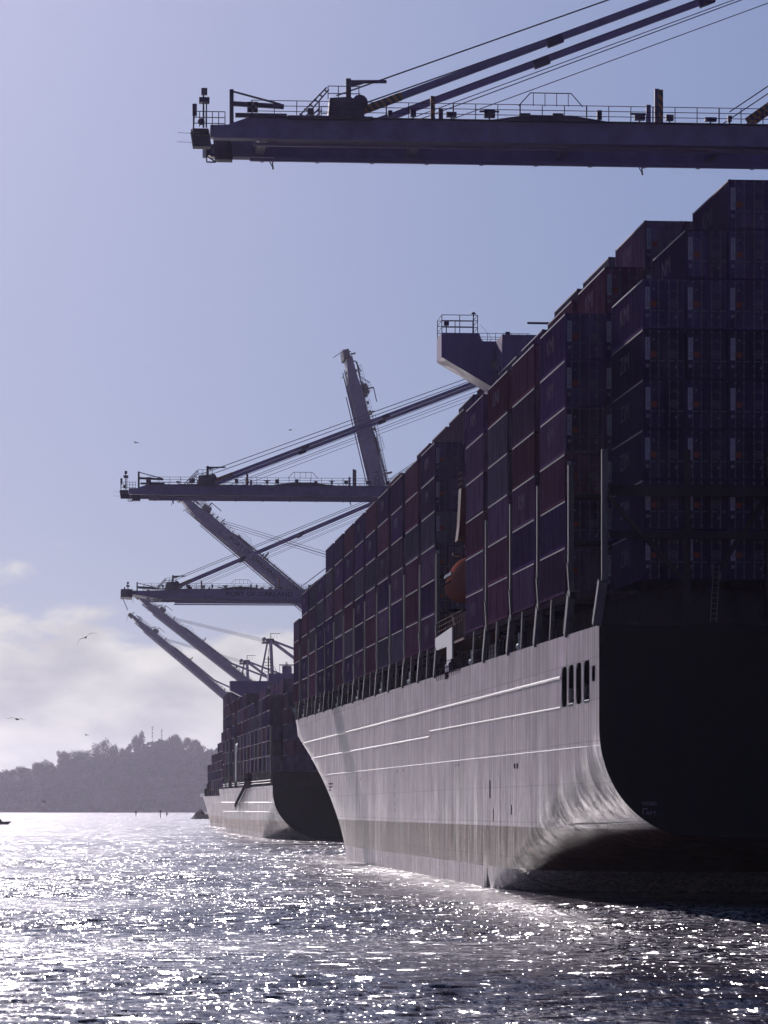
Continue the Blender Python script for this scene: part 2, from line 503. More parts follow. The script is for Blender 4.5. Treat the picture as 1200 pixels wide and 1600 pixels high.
M = {}
M['navy'] = paint('container_navy', (0.058, 0.031, 0.100), 0.6, 0.5, (0.5, 2.2, 0.16), rnd=0.35, rust=0.35, spec=0.0)
M['maroon'] = paint('container_maroon', (0.098, 0.038, 0.082), 0.6, 0.5, (0.5, 2.2, 0.16), rnd=0.35, rust=0.35, spec=0.0)
M['purple'] = paint('container_purple', (0.092, 0.049, 0.108), 0.6, 0.5, (0.5, 2.2, 0.16), rnd=0.35, rust=0.3, spec=0.0)
M['slate'] = paint('container_slate', (0.088, 0.068, 0.122), 0.6, 0.5, (0.5, 2.2, 0.16), rnd=0.35, rust=0.3, spec=0.0)
M['navy_shaded'] = paint('container_navy_shaded', (0.026, 0.014, 0.050), 0.6, 0.5, (0.5, 2.2, 0.16), rnd=0.3, rust=0.3, spec=0.0)  # darker navy puts the stern bay's shade into the colour
M['frame'] = paint('container_rail_sunlit', (0.13, 0.10, 0.15), 0.45, 0.3, spec=0.3)  # lighter tone paints the sun's highlight along the top rails
M['bar'] = paint('lock_bar_steel', (0.10, 0.09, 0.14), 0.5, 0.2)
M['white'] = plain('white_paint', (0.62, 0.60, 0.62), 0.55)
M['dull_white'] = plain('worn_white_lettering', (0.125, 0.090, 0.155), 0.8, 0.0)
M['label'] = plain('label_board_white', (0.25, 0.21, 0.34), 0.7, 0.05)
M['stencil'] = plain('door_stencil', (0.17, 0.13, 0.23), 0.7, 0.05)
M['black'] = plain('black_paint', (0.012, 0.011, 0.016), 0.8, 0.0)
M['placard'] = plain('orange_placard', (0.16, 0.03, 0.03), 0.7, 0.1)
M['steel'] = paint('deck_steel', (0.10, 0.08, 0.11), 0.5, 0.3, rust=0.4)
M['dark_steel'] = paint('dark_deck_steel', (0.024, 0.016, 0.028), 0.6, 0.3, rust=0.3, spec=0.0)
M['red_steel'] = paint('red_oxide_house', (0.075, 0.014, 0.022), 0.6, 0.3, spec=0.05)
M['house'] = paint('superstructure_paint', (0.13, 0.08, 0.22), 0.5, 0.15)
M['crane'] = paint('crane_blue_grey', (0.120, 0.085, 0.225), 0.5, 0.2, (0.4, 0.4, 0.4), rust=0.15)
M['crane_dark'] = paint('crane_dark_machinery', (0.045, 0.028, 0.085), 0.55, 0.3)
M['cable'] = plain('wire_rope', (0.035, 0.030, 0.045), 0.6)
M['hazard'] = stripes('hazard_stripes', (0.20, 0.065, 0.03), (0.02, 0.016, 0.03), 0.28)
M['glass'] = plain('dark_glass', (0.012, 0.012, 0.02), 0.08, 0.6)
M['orange'] = plain('lifeboat_orange', (0.21, 0.065, 0.055), 0.5, 0.0)
M['concrete'] = paint('quay_concrete', (0.22, 0.21, 0.20), 0.8, 0.2)
M['bird'] = plain('gull_feathers', (0.05, 0.045, 0.055), 0.7)
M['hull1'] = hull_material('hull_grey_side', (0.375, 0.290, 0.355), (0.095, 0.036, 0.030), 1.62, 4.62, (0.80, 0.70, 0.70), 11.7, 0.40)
M['hull2'] = hull_material('hull_far_side', (0.56, 0.48, 0.48), (0.60, 0.45, 0.37), 1.2, 3.6, (0.8, 0.7, 0.64), 13.0, 0.40)
M['transom'] = paint('transom_shade', (0.004, 0.0025, 0.006), 0.7, 0.3, spec=0.15)  # near-black stands in for the deep shade on the sterns

# ------------------------------------------------------------------ water
def water():
    # lines are dense where ships and camera are, and open out towards the horizon
    def line(segs):
        out = []
        for a, b, s0, s1 in segs:
            x = a
            while x < b - 1e-6:
                out.append(x)
                tt = (x - a) / (b - a)
                x += s0 + (s1 - s0) * tt
        return out
    xs = line([(-9000, -600, 1200, 120), (-600, -70, 60, 3.0), (-70, -30, 2.2, 0.5), (-30, 62, 0.30, 0.30), (62, 140, 0.6, 8), (140, 700, 12, 120), (700, 9000, 200, 1500)]) + [9000]
    ys = line([(-400, 40, 80, 12), (40, 85, 8, 0.5), (85, 260, 0.28, 0.45), (260, 600, 0.45, 1.5), (600, 1500, 1.5, 9), (1500, 7500, 12, 400)]) + [7500]
    X = np.array(xs); Y = np.array(ys)
    GX, GY = np.meshgrid(X, Y)
    Z = np.zeros_like(GX)
    wind = R(262)          # travel direction of the chop
    for i in range(90):
        lam = 0.95 * (4.2 / 0.95) ** rng.random()
        th = wind + rng.normal(0, 0.5)
        k = 2 * math.pi / lam
        amp = 0.0022 * lam ** 0.9 * (0.5 + rng.random())
        ph = rng.random() * 2 * math.pi
        arg = k * (GX * math.cos(th) + GY * math.sin(th)) + ph
        w = np.sin(arg)
        Z += amp * (w + 0.25 * np.cos(2 * arg))
    # groups of higher and lower waves, and the slick swirl the tug wash leaves near the stern
    g = np.ones_like(GX)
    for i in range(12):
        lam = 18 * (120 / 18) ** rng.random()
        th = rng.random() * 2 * math.pi
        g += 0.16 * np.sin(2 * math.pi / lam * (GX * math.cos(th) + GY * math.sin(th)) + rng.random() * 6.28)
    g = np.clip(g, 0.35, 1.7)
    def sstep(a, b, v):
        tt = np.clip((v - a) / (b - a), 0, 1)
        return tt * tt * (3 - 2 * tt)
    fade = sstep(40, 86, GY) * (1 - sstep(900, 1500, GY)) * sstep(-70, -31, GX) * (1 - sstep(62, 90, GX))
    Z *= g * fade
    n, mm = GX.shape
    me = bpy.data.meshes.new('water')
    co = np.stack([GX, GY, Z], axis=-1).reshape(-1, 3).astype(np.float32)
    me.vertices.add(len(co)); me.vertices.foreach_set('co', co.ravel())
    idx = np.arange(n * mm).reshape(n, mm)
    q = np.stack([idx[:-1, :-1], idx[:-1, 1:], idx[1:, 1:], idx[1:, :-1]], axis=-1).reshape(-1, 4)
    me.loops.add(q.size); me.loops.foreach_set('vertex_index', q.ravel().astype(np.int32))
    me.polygons.add(len(q))
    me.polygons.foreach_set('loop_start', np.arange(0, q.size, 4, dtype=np.int32))
    me.polygons.foreach_set('use_smooth', np.ones(len(q), dtype=bool))
    me.update(); me.validate()
    m, t, b = new_mat('harbour_water')
    L = t.links.new
    b.inputs['IOR'].default_value = 1.33
    b.inputs['Roughness'].default_value = 0.21
    geo = N(t, 'ShaderNodeNewGeometry')
    # wavelets too small for the mesh: random facet slopes, several sizes, longer along the crests than across
    def slopes(scale, det, amp, rot, seed):
        mp = N(t, 'ShaderNodeMapping'); mp.inputs['Scale'].default_value = scale
        mp.inputs['Rotation'].default_value = (0, 0, R(rot)); mp.inputs['Location'].default_value = (seed, seed * 0.7, 0)
        L(geo.outputs['Position'], mp.inputs[0])
        nn = N(t, 'ShaderNodeTexNoise'); nn.inputs['Scale'].default_value = 1.0; nn.inputs['Detail'].default_value = det; nn.inputs['Roughness'].default_value = 0.6
        L(mp.outputs[0], nn.inputs['Vector'])
        sb = N(t, 'ShaderNodeVectorMath', operation='SUBTRACT'); L(nn.outputs['Color'], sb.inputs[0]); sb.inputs[1].default_value = (0.5, 0.5, 0.5)
        ab = N(t, 'ShaderNodeVectorMath', operation='ABSOLUTE'); L(sb.outputs[0], ab.inputs[0])
        sq = N(t, 'ShaderNodeVectorMath', operation='MULTIPLY'); L(sb.outputs[0], sq.inputs[0]); L(ab.outputs[0], sq.inputs[1])
        ml = N(t, 'ShaderNodeVectorMath', operation='MULTIPLY'); cu = N(t, 'ShaderNodeVectorMath', operation='MULTIPLY'); L(sq.outputs[0], cu.inputs[0]); L(ab.outputs[0], cu.inputs[1]); L(cu.outputs[0], ml.inputs[0]); ml.inputs[1].default_value = (amp[0], amp[1], 0)
        return ml.outputs[0]
    last = geo.outputs['Normal']
    for v in (slopes((0.62, 0.55, 1), 3, (155.0, 32.0), 8, 3.0), slopes((3.0, 1.1, 1), 2, (80.0, 24.0), -6, 11.0), slopes((7.5, 1.9, 1), 2, (68.0, 28.0), 4, 23.0)):
        ad = N(t, 'ShaderNodeVectorMath', operation='ADD'); L(last, ad.inputs[0]); L(v, ad.inputs[1]); last = ad.outputs[0]
    # cat's paws: patches of livelier and calmer water
    last0 = geo.outputs['Normal']
    dl = N(t, 'ShaderNodeVectorMath', operation='SUBTRACT'); L(last, dl.inputs[0]); L(last0, dl.inputs[1])
    mpw = N(t, 'ShaderNodeMapping'); mpw.inputs['Scale'].default_value = (0.055, 0.026, 1); L(geo.outputs['Position'], mpw.inputs[0])
    pw = N(t, 'ShaderNodeTexNoise'); pw.inputs['Scale'].default_value = 1.0; pw.inputs['Detail'].default_value = 4; L(mpw.outputs[0], pw.inputs['Vector'])
    pr = N(t, 'ShaderNodeMapRange'); pr.inputs['From Min'].default_value = 0.36; pr.inputs['From Max'].default_value = 0.64; pr.inputs['To Min'].default_value = 0.42; pr.inputs['To Max'].default_value = 1.15; L(pw.outputs['Fac'], pr.inputs['Value'])
    sc_ = N(t, 'ShaderNodeVectorMath', operation='SCALE'); L(dl.outputs[0], sc_.inputs[0]); L(pr.outputs[0], sc_.inputs['Scale'])
    ad2 = N(t, 'ShaderNodeVectorMath', operation='ADD'); L(last0, ad2.inputs[0]); L(sc_.outputs[0], ad2.inputs[1]); last = ad2.outputs[0]
    nm = N(t, 'ShaderNodeVectorMath', operation='NORMALIZE'); L(last, nm.inputs[0])
    L(nm.outputs[0], b.inputs['Normal'])
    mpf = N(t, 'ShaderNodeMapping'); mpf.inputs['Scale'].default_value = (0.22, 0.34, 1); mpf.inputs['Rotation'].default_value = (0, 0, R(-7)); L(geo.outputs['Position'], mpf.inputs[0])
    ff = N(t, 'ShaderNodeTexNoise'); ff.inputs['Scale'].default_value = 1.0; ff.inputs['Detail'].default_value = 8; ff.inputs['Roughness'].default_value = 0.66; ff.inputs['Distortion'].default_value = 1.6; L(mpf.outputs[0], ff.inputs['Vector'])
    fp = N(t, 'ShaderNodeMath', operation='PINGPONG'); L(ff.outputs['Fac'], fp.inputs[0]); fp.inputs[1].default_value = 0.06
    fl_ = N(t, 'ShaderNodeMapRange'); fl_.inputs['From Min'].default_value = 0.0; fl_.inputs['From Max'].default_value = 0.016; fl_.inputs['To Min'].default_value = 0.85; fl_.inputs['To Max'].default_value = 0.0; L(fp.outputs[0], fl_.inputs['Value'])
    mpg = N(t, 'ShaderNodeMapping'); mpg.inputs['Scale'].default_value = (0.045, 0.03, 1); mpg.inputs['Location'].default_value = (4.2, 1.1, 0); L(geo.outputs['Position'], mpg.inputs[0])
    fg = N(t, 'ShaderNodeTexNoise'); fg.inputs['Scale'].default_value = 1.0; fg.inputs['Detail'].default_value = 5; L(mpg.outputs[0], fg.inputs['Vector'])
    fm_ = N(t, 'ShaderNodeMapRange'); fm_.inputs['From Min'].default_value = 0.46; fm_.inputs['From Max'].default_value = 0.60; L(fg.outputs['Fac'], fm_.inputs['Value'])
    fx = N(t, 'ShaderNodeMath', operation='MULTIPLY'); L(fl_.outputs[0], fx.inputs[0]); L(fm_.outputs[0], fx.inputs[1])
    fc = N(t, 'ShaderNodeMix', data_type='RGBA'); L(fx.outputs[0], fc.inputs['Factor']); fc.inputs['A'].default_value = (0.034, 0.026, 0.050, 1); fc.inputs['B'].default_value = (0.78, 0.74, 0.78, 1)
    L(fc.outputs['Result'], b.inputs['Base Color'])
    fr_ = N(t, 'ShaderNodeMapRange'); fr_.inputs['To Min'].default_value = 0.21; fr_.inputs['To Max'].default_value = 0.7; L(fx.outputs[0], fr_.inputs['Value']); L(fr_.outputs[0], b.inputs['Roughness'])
    me.materials.append(m)
    o = bpy.data.objects.new('water', me); col.objects.link(o)
    tag(o, kind='structure')
water()

# ------------------------------------------------------------------ hulls
def interp(tab, w):
    if w <= tab[0][0]: return tab[0][1]
    for (a, va), (b, vb) in zip(tab, tab[1:]):
        if w <= b: return va + (vb - va) * (w - a) / (b - a)
    return tab[-1][1]

def smooth01(t):
    t = max(0, min(1, t)); return t * t * (3 - 2 * t)

class Hull:
    def __init__(self, x0, beam, ys, run, deck, sheer, y1w, y1d, stw, std, zk=10.5, slots=()):
        self.x0 = x0; self.half = beam / 2; self.xc = x0 + beam / 2
        self.ys = ys; self.run = run; self.deck = deck; self.sheer = sheer
        self.y1w, self.y1d, self.stw, self.std = y1w, y1d, stw, std
        self.zk = zk; self.slots = slots; self.flare = 1.5
        k = zk / 10.5
        self.tzs = [(0, 10.5 * k), (0.12, 8.9 * k), (0.3, 6.3 * k), (0.6, 2.2 * k), (0.85, -1.2), (1, -3), (1.3, -6)]
        self.tzb = [(0, 4.2 * k), (0.2, 3.4 * k), (0.4, 2.0 * k), (0.7, -1.6), (1, -7), (1.3, -12)]
        self.ta = [(0, 5.6), (0.5, 8.0), (1, 10), (1.3, 10)]
    def lift(self, y):
        return self.sheer * max(0, y - self.ys)
    def deck_z(self, y):
        return self.deck + self.lift(y)
    def bow_inset(self, y, z):
        f = max(0, min(1, z / self.deck))
        y1 = self.y1w + (self.y1d - self.y1w) * f ** self.flare
        st = self.stw + (self.std - self.stw) * f
        if y <= y1: return 0.0
        return min(self.half, self.half * ((y - y1) / (st - y1)) ** 2)
    def section(self, y):
        """list of (inset, z) from the deck edge down to the keel line"""
        w = (y - self.ys) / self.run
        zs, zb, a = interp(self.tzs, w), interp(self.tzb, w), interp(self.ta, w)
        up = [self.deck_z(y)]
        lv = [z for z in self.levels if z > self.zk + 1e-6]
        pts = [(0.0, up[0])] + [(0.0, z) for z in lv]
        # lower curve, resampled by length
        c = [(0.0, self.zk)]
        nst = 10
        for i in range(1, nst + 1):
            c.append((0.0, self.zk + (zs - self.zk) * i / nst)) if zs < self.zk - 1e-3 else None
        for i in range(1, 25):
            ph = math.pi / 2 * i / 24
            c.append((a * (1 - math.cos(ph)), zs - (zs - zb) * math.sin(ph)))
        c.append((self.half, zb - 0.6))
        # cut at z = -3
        d = []
        for p, q in zip(c, c[1:]):
            d.append(p)
            if q[1] < -3:
                tt = (p[1] + 3) / (p[1] - q[1]) if p[1] > q[1] else 0
                d.append((p[0] + (q[0] - p[0]) * tt, -3.0)); break
        else:
            d.append(c[-1])
        if d[-1][0] < self.half - 0.01: d.append((self.half, -3.05))
        # resample the curve: dense on the bend
        segs = [0.0]
        for p, q in zip(d, d[1:]):
            ln = math.hypot(min(q[0] - p[0], 3.0), q[1] - p[1])
            segs.append(segs[-1] + ln)
        K = 34
        res = []
        for i in range(K + 1):
            s = segs[-1] * i / K
            for j in range(len(segs) - 1):
                if s <= segs[j + 1] + 1e-9:
                    tt = (s - segs[j]) / max(segs[j + 1] - segs[j], 1e-9)
                    res.append((d[j][0] + (d[j + 1][0] - d[j][0]) * tt, d[j][1] + (d[j + 1][1] - d[j][1]) * tt)); break
        pts += res
        out = []
        for ins, z in pts:
            out.append((min(self.half, ins + self.bow_inset(y, z)), z))
        return out
    def make(self, root, mat, mat_t):
        self.levels = [z for z in np.arange(self.deck - 0.5, self.zk, -0.7)]
        for s in self.slots: self.levels += [s[2], s[3]]
        self.levels = sorted(set(round(float(z), 3) for z in self.levels), reverse=True)
        Ys = list(np.arange(self.ys, self.ys + self.run * 1.35, 2.5)) + list(np.arange(self.ys + self.run * 1.35 + 1, self.y1w, 12)) + list(np.linspace(self.y1w, self.std, 60))
        for s in self.slots: Ys += [s[0], s[1]]
        Ys = sorted(set(round(float(y), 3) for y in Ys))
        secs = [self.section(y) for y in Ys]
        n = len(secs[0])
        v, f = [], []
        for side in (0, 1):
            b = len(v)
            for y, s in zip(Ys, secs):
                for ins, z in s:
                    x = self.x0 + ins if side == 0 else 2 * self.xc - self.x0 - ins
                    v.append((x, y, z))
            for i in range(len(Ys) - 1):
                ym = (Ys[i] + Ys[i + 1]) / 2
                for j in range(n - 1):
                    zm = (secs[i][j][1] + secs[i][j + 1][1]) / 2
                    if side == 0 and any(a < ym < c and lo < zm < hi and secs[i][j][0] < 0.05 for a, c, hi, lo in self.slots):
                        continue
                    q = (b + i * n + j, b + i * n + j + 1, b + (i + 1) * n + j + 1, b + (i + 1) * n + j)
                    f.append(q if side == 0 else q[::-1])
        me = bpy.data.meshes.new('hull_side')
        org = wloc(root)
        me.from_pydata([tuple(Vector(p) - org) for p in v], [], f)
        bmx = bmesh.new(); bmx.from_mesh(me)
        bmesh.ops.remove_doubles(bmx, verts=bmx.verts, dist=0.001)
        bmesh.ops.recalc_face_normals(bmx, faces=bmx.faces)
        bmx.to_mesh(me); bmx.free()
        me.polygons.foreach_set('use_smooth', [True] * len(me.polygons))
        me.materials.append(mat)
        part('hull_side', me, root)
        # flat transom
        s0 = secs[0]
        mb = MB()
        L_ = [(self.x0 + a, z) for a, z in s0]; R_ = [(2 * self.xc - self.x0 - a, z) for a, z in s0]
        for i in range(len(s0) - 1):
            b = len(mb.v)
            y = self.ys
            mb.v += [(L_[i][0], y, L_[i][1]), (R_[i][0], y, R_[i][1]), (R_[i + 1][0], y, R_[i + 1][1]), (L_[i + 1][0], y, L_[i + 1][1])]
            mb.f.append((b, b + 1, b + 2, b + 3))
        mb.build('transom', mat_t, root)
        # deck
        mb = MB()
        Yd = [y for y in Ys]
        for y0, y1 in zip(Yd, Yd[1:]):
            z0, z1 = self.deck_z(y0) - 0.05, self.deck_z(y1) - 0.05
            a0, a1 = self.bow_inset(y0, self.deck), self.bow_inset(y1, self.deck)
            b = len(mb.v)
            mb.v += [(self.x0 + a0, y0, z0), (2 * self.xc - self.x0 - a0, y0, z0), (2 * self.xc - self.x0 - a1, y1, z1), (self.x0 + a1, y1, z1)]
            mb.f.append((b, b + 1, b + 2, b + 3))
        mb.build('deck', M['dark_steel'], root)
        # inside of the plating under deck, so that openings look into a dark space
        return self

# ------------------------------------------------------------------ container templates
CL, CW, CH = 12.19, 2.438, 2.896
PITCH_Z, PITCH_X = 2.915, 2.50
def container_meshes(mat, length, key, detail=True):
    """frame with posts, rails and corner castings; corrugated sides, roof and ends as parts"""
    fr = MB()
    for x in (0.0, CW - 0.12):
        for y in (0.0, length - 0.16):
            fr.box(x, x + 0.12, y, y + 0.16, 0.12, CH - 0.12)
    for x in (0.004, CW - 0.074):
        fr.box(x, x + 0.07, 0.17, length - 0.17, 0.03, 0.19)
    for y in (0.004, length - 0.114):
        fr.box(0.13, CW - 0.13, y, y + 0.11, CH - 0.13, CH - 0.012)
        fr.box(0.13, CW - 0.13, y, y + 0.11, 0.02, 0.17)
    for x in (-0.006, CW - 0.156):
        for y in (-0.006, length - 0.172):
            for z in (0.0, CH - 0.118):
                fr.box(x, x + 0.162, y, y + 0.178, z, z + 0.118)
    fm = fr.mesh('shipping_container_' + key, mat)
    tr_ = MB()
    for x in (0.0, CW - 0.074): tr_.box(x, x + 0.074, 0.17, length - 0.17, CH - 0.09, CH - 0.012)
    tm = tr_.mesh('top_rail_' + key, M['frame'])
    n = int((length - 0.34) / 0.278)
    def corr(x_out, x_in, flip):
        mb = MB()
        y = 0.165; step = (length - 0.33) / n
        pr = []
        for i in range(n):
            pr += [(y, x_out), (y + step * 0.26, x_out), (y + step * 0.5, x_in), (y + step * 0.76, x_in)]
            y += step
        pr.append((length - 0.165, x_out))
        for (ya, xa), (yb, xb) in zip(pr, pr[1:]):
            b = len(mb.v)
            mb.v += [(xa, ya, 0.18), (xb, yb, 0.18), (xb, yb, CH - 0.09), (xa, ya, CH - 0.09)]
            mb.f.append((b, b + 1, b + 2, b + 3))
        return mb.mesh('side_panel_' + key, mat)
    sp = corr(0.016, 0.052, False)
    sp2 = MB().box(CW - 0.05, CW - 0.02, 0.16, length - 0.16, 0.18, CH - 0.09).mesh('side_panel_far_' + key, mat)
    rf = MB().box(0.06, CW - 0.06, 0.1, length - 0.1, CH - 0.06, CH - 0.03).mesh('roof_panel_' + key, mat)
    e = MB()
    k = 9; xw = (CW - 0.24) / k
    for i in range(k):
        e.quad_box([(0.12 + i * xw, 0.06, 0.16), (0.12 + (i + 0.5) * xw, 0.02, 0.16), (0.12 + (i + 1) * xw, 0.06, 0.16), (0.12 + (i + 0.5) * xw, 0.1, 0.16),
                    (0.12 + i * xw, 0.06, CH - 0.12), (0.12 + (i + 0.5) * xw, 0.02, CH - 0.12), (0.12 + (i + 1) * xw, 0.06, CH - 0.12), (0.12 + (i + 0.5) * xw, 0.1, CH - 0.12)])
    em = e.mesh('end_wall_' + key, mat)
    # one door leaf, three sunk fields
    d = MB()
    dw = (CW - 0.24) / 2 - 0.006
    d.box(0, dw, 0.045, 0.08, 0.17, CH - 0.13)
    for z0, z1 in ((0.17, 0.27), (0.92, 1.02), (1.72, 1.82), (CH - 0.24, CH - 0.13)):
        d.box(0, dw, 0.02, 0.044, z0, z1)
    for x0, x1 in ((0, 0.07), (dw - 0.07, dw)):
        d.box(x0, x1, 0.024, 0.046, 0.172, CH - 0.132)
    dm = d.mesh('door_' + key, mat)
    return dict(rail=tm, frame=fm, side=sp, side2=sp2, roof=rf, end=em, door=dm, dw=dw)

lb = MB()
lb.tube((0, -0.012, 0.06), (0, -0.012, CH - 0.06), 0.022, 6)
for z in (0.2, 0.75, 1.45, 2.1, CH - 0.2): lb.box(-0.06, 0.06, -0.03, 0.02, z, z + 0.07)
lb.box(-0.02, 0.34, -0.045, -0.02, 1.02, 1.07)
M_lockbar = lb.mesh('locking_bar', M['bar'])
M_board = MB().box(0, 0.26, 0.004, 0.018, 1.12, 2.42).mesh('label_board', M['label'])
M_plac = MB().box(0, 0.30, 0.004, 0.018, 1.28, 1.60).mesh('placard', M['placard'])
M_dec = MB().box(0, 0.17, 0.006, 0.018, 0.66, 0.86).mesh('decal', M['stencil'])
M_plate = MB().tube((0.07, 0.004, 2.28), (0.07, 0.018, 2.28), 0.06, 8).mesh('seal_plate', M['stencil'])
tri = MB(); tri.prism([(0, 0.62), (0.16, 0.62), (0.08, 0.78)], 0.006, 0.018)
M_tri = tri.mesh('warning_triangle', M['stencil'])
BODY = {c: container_meshes(M[c], CL, c) for c in ('navy', 'maroon', 'purple', 'slate', 'navy_shaded')}
COLWORD = {'navy': 'dark blue', 'maroon': 'maroon', 'purple': 'purple brown', 'slate': 'slate grey', 'navy_shaded': 'shaded navy'}

T_side = {s: text_mesh(s, 1.45, M['dull_white'], 0.003, xscale=1.5) for s in ('KMI', 'ZIM', 'NM', 'UNI', 'HM', 'YM')}
T_board = text_mesh('TRITON', 0.2, M['black'], 0.003, vertical=True, xscale=0.9)
T_num = text_mesh('TLLU 482913\n22G1', 0.085, M['stencil'], 0.002, xscale=1.0)
T_wt = text_mesh('30480 KG\n67200 LB\n3940 KG\n8690 LB\n76.4 CU.M', 0.105, M['stencil'], 0.002)

ORD = ['bottom', 'second', 'third', 'fourth', 'fifth', 'sixth', 'seventh', 'eighth', 'ninth']

def place_container(c, x, y, z, tilt, label, group, door=False, text=None, simple=False, end=True):
    B = BODY[c]
    o = bpy.data.objects.new('shipping_container', B['frame'])
    col.objects.link(o)
    o.location = (x, y, z); o.rotation_euler = (tilt, 0, 0)
    tag(o, label, 'container', group)
    part('side_panel', B['side'], o)
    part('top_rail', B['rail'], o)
    part('side_panel', B['side2'], o)
    part('roof_panel', B['roof'], o)
    far = part('end_wall', B['end'], o, (CW, CL, 0), (0, 0, math.pi))
    if door:
        for k in (0, 1):
            d = part('door', B['door'], o, (0.12 + k * (B['dw'] + 0.012), 0, 0))
            for bx in (0.30, 0.80):
                part('locking_bar', M_lockbar, d, (bx, 0, 0))
            if k == 0:
                bd = part('label_board', M_board, d, (0.02, 0, 0))
                part('seal_plate', M_plate, d, (0.44, 0, 0)); part('placard', M_plac, d, (0.38, 0, 0)); part('decal', M_dec, d, (0.05, 0, 0))
                part('board_lettering', T_board, d, (0.15, -0.001, 1.77), (R(90), 0, 0))
            else:
                part('number_lettering', T_num, d, (0.62, 0.012, 2.22), (R(90), 0, 0))
                part('weight_lettering', T_wt, d, (0.56, 0.012, 1.45), (R(90), 0, 0))
                part('warning_triangle', M_tri, d, (0.62, 0, 0))
    elif end:
        part('end_wall', B['end'], o)
    if text:
        part('side_lettering', T_side[text], o, (0.006, CL * 0.58, CH * 0.56), (R(90), 0, R(-90)))
    return o

# ------------------------------------------------------------------ the near ship
SHIP1 = thing('container_ship', 'huge container ship nearest the camera, shaded stern and sunlit grey side', 'ship', (53.9, 204.0, 0))
slots1 = [(217.6, 220.3, 14.67, 12.12), (214.5, 217.1, 14.66, 12.28), (211.2, 213.8, 14.67, 12.08), (207.7, 210.5, 14.62, 12.26), (205.6, 206.9, 14.23, 13.30)]
# the levels must be common: round to shared rows
slots1 = [(a + 0.18, b - 0.18, 14.65, 12.15) for a, b, _, _ in slots1[:4]] + [(205.6, 206.9, 14.23, 13.30)]
H1 = Hull(29.9, 48.0, 204.0, 71.0, 16.5, 0.0062, 385.0, 497.0, 535.0, 548.0, 10.5, slots1)
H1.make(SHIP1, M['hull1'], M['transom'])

def hull_inset(H, y, z):
    s = H.section(y)
    for (i0, z0), (i1, z1) in zip(s, s[1:]):
        if z1 <= z <= z0 and z0 > z1:
            return i0 + (i1 - i0) * (z0 - z) / (z0 - z1)
    return 0.0

def strake(H, root, y0, y1, zfun, r, mat, name='rubbing_strake'):
    mb = MB()
    n = max(2, int((y1 - y0) / 8))
    P = []
    for i in range(n + 1):
        y = y0 + (y1 - y0) * i / n
        z = zfun(y)
        P.append((H.x0 + hull_inset(H, y, z), y, z))
    for i in range(n):
        b = len(mb.v)
        for (x, y, z) in (P[i], P[i + 1]):
            for k in range(5):
                a = math.pi * k / 4 - math.pi / 2
                mb.v.append((x - r * math.cos(a), y, z + r * math.sin(a)))
        for k in range(4):
            mb.f.append((b + k, b + k + 1, b + 6 + k, b + 5 + k))
    mb.build(name, mat, root)

M['strake'] = plain('bright_worn_steel', (0.42, 0.40, 0.40), 0.45)
strake(H1, SHIP1, 220.5, 489, lambda y: 14.05 + 0.0026 * (y - 220), 0.10, M['strake'])
strake(H1, SHIP1, 305.2, 468, lambda y: 12.03 + 0.0025 * (y - 305), 0.08, M['strake'])
strake(H1, SHIP1, 220.5, 304.8, lambda y: 12.16 + 0.0042 * (y - 220), 0.06, M['strake'])
strake(H1, SHIP1, 204.1, 434, lambda y: 9.5 + 0.0022 * (y - 204), 0.035, M['strake'])
strake(H1, SHIP1, 204.1, 232, lambda y: 5.05 - 0.012 * (y - 204), 0.035, M['strake'])

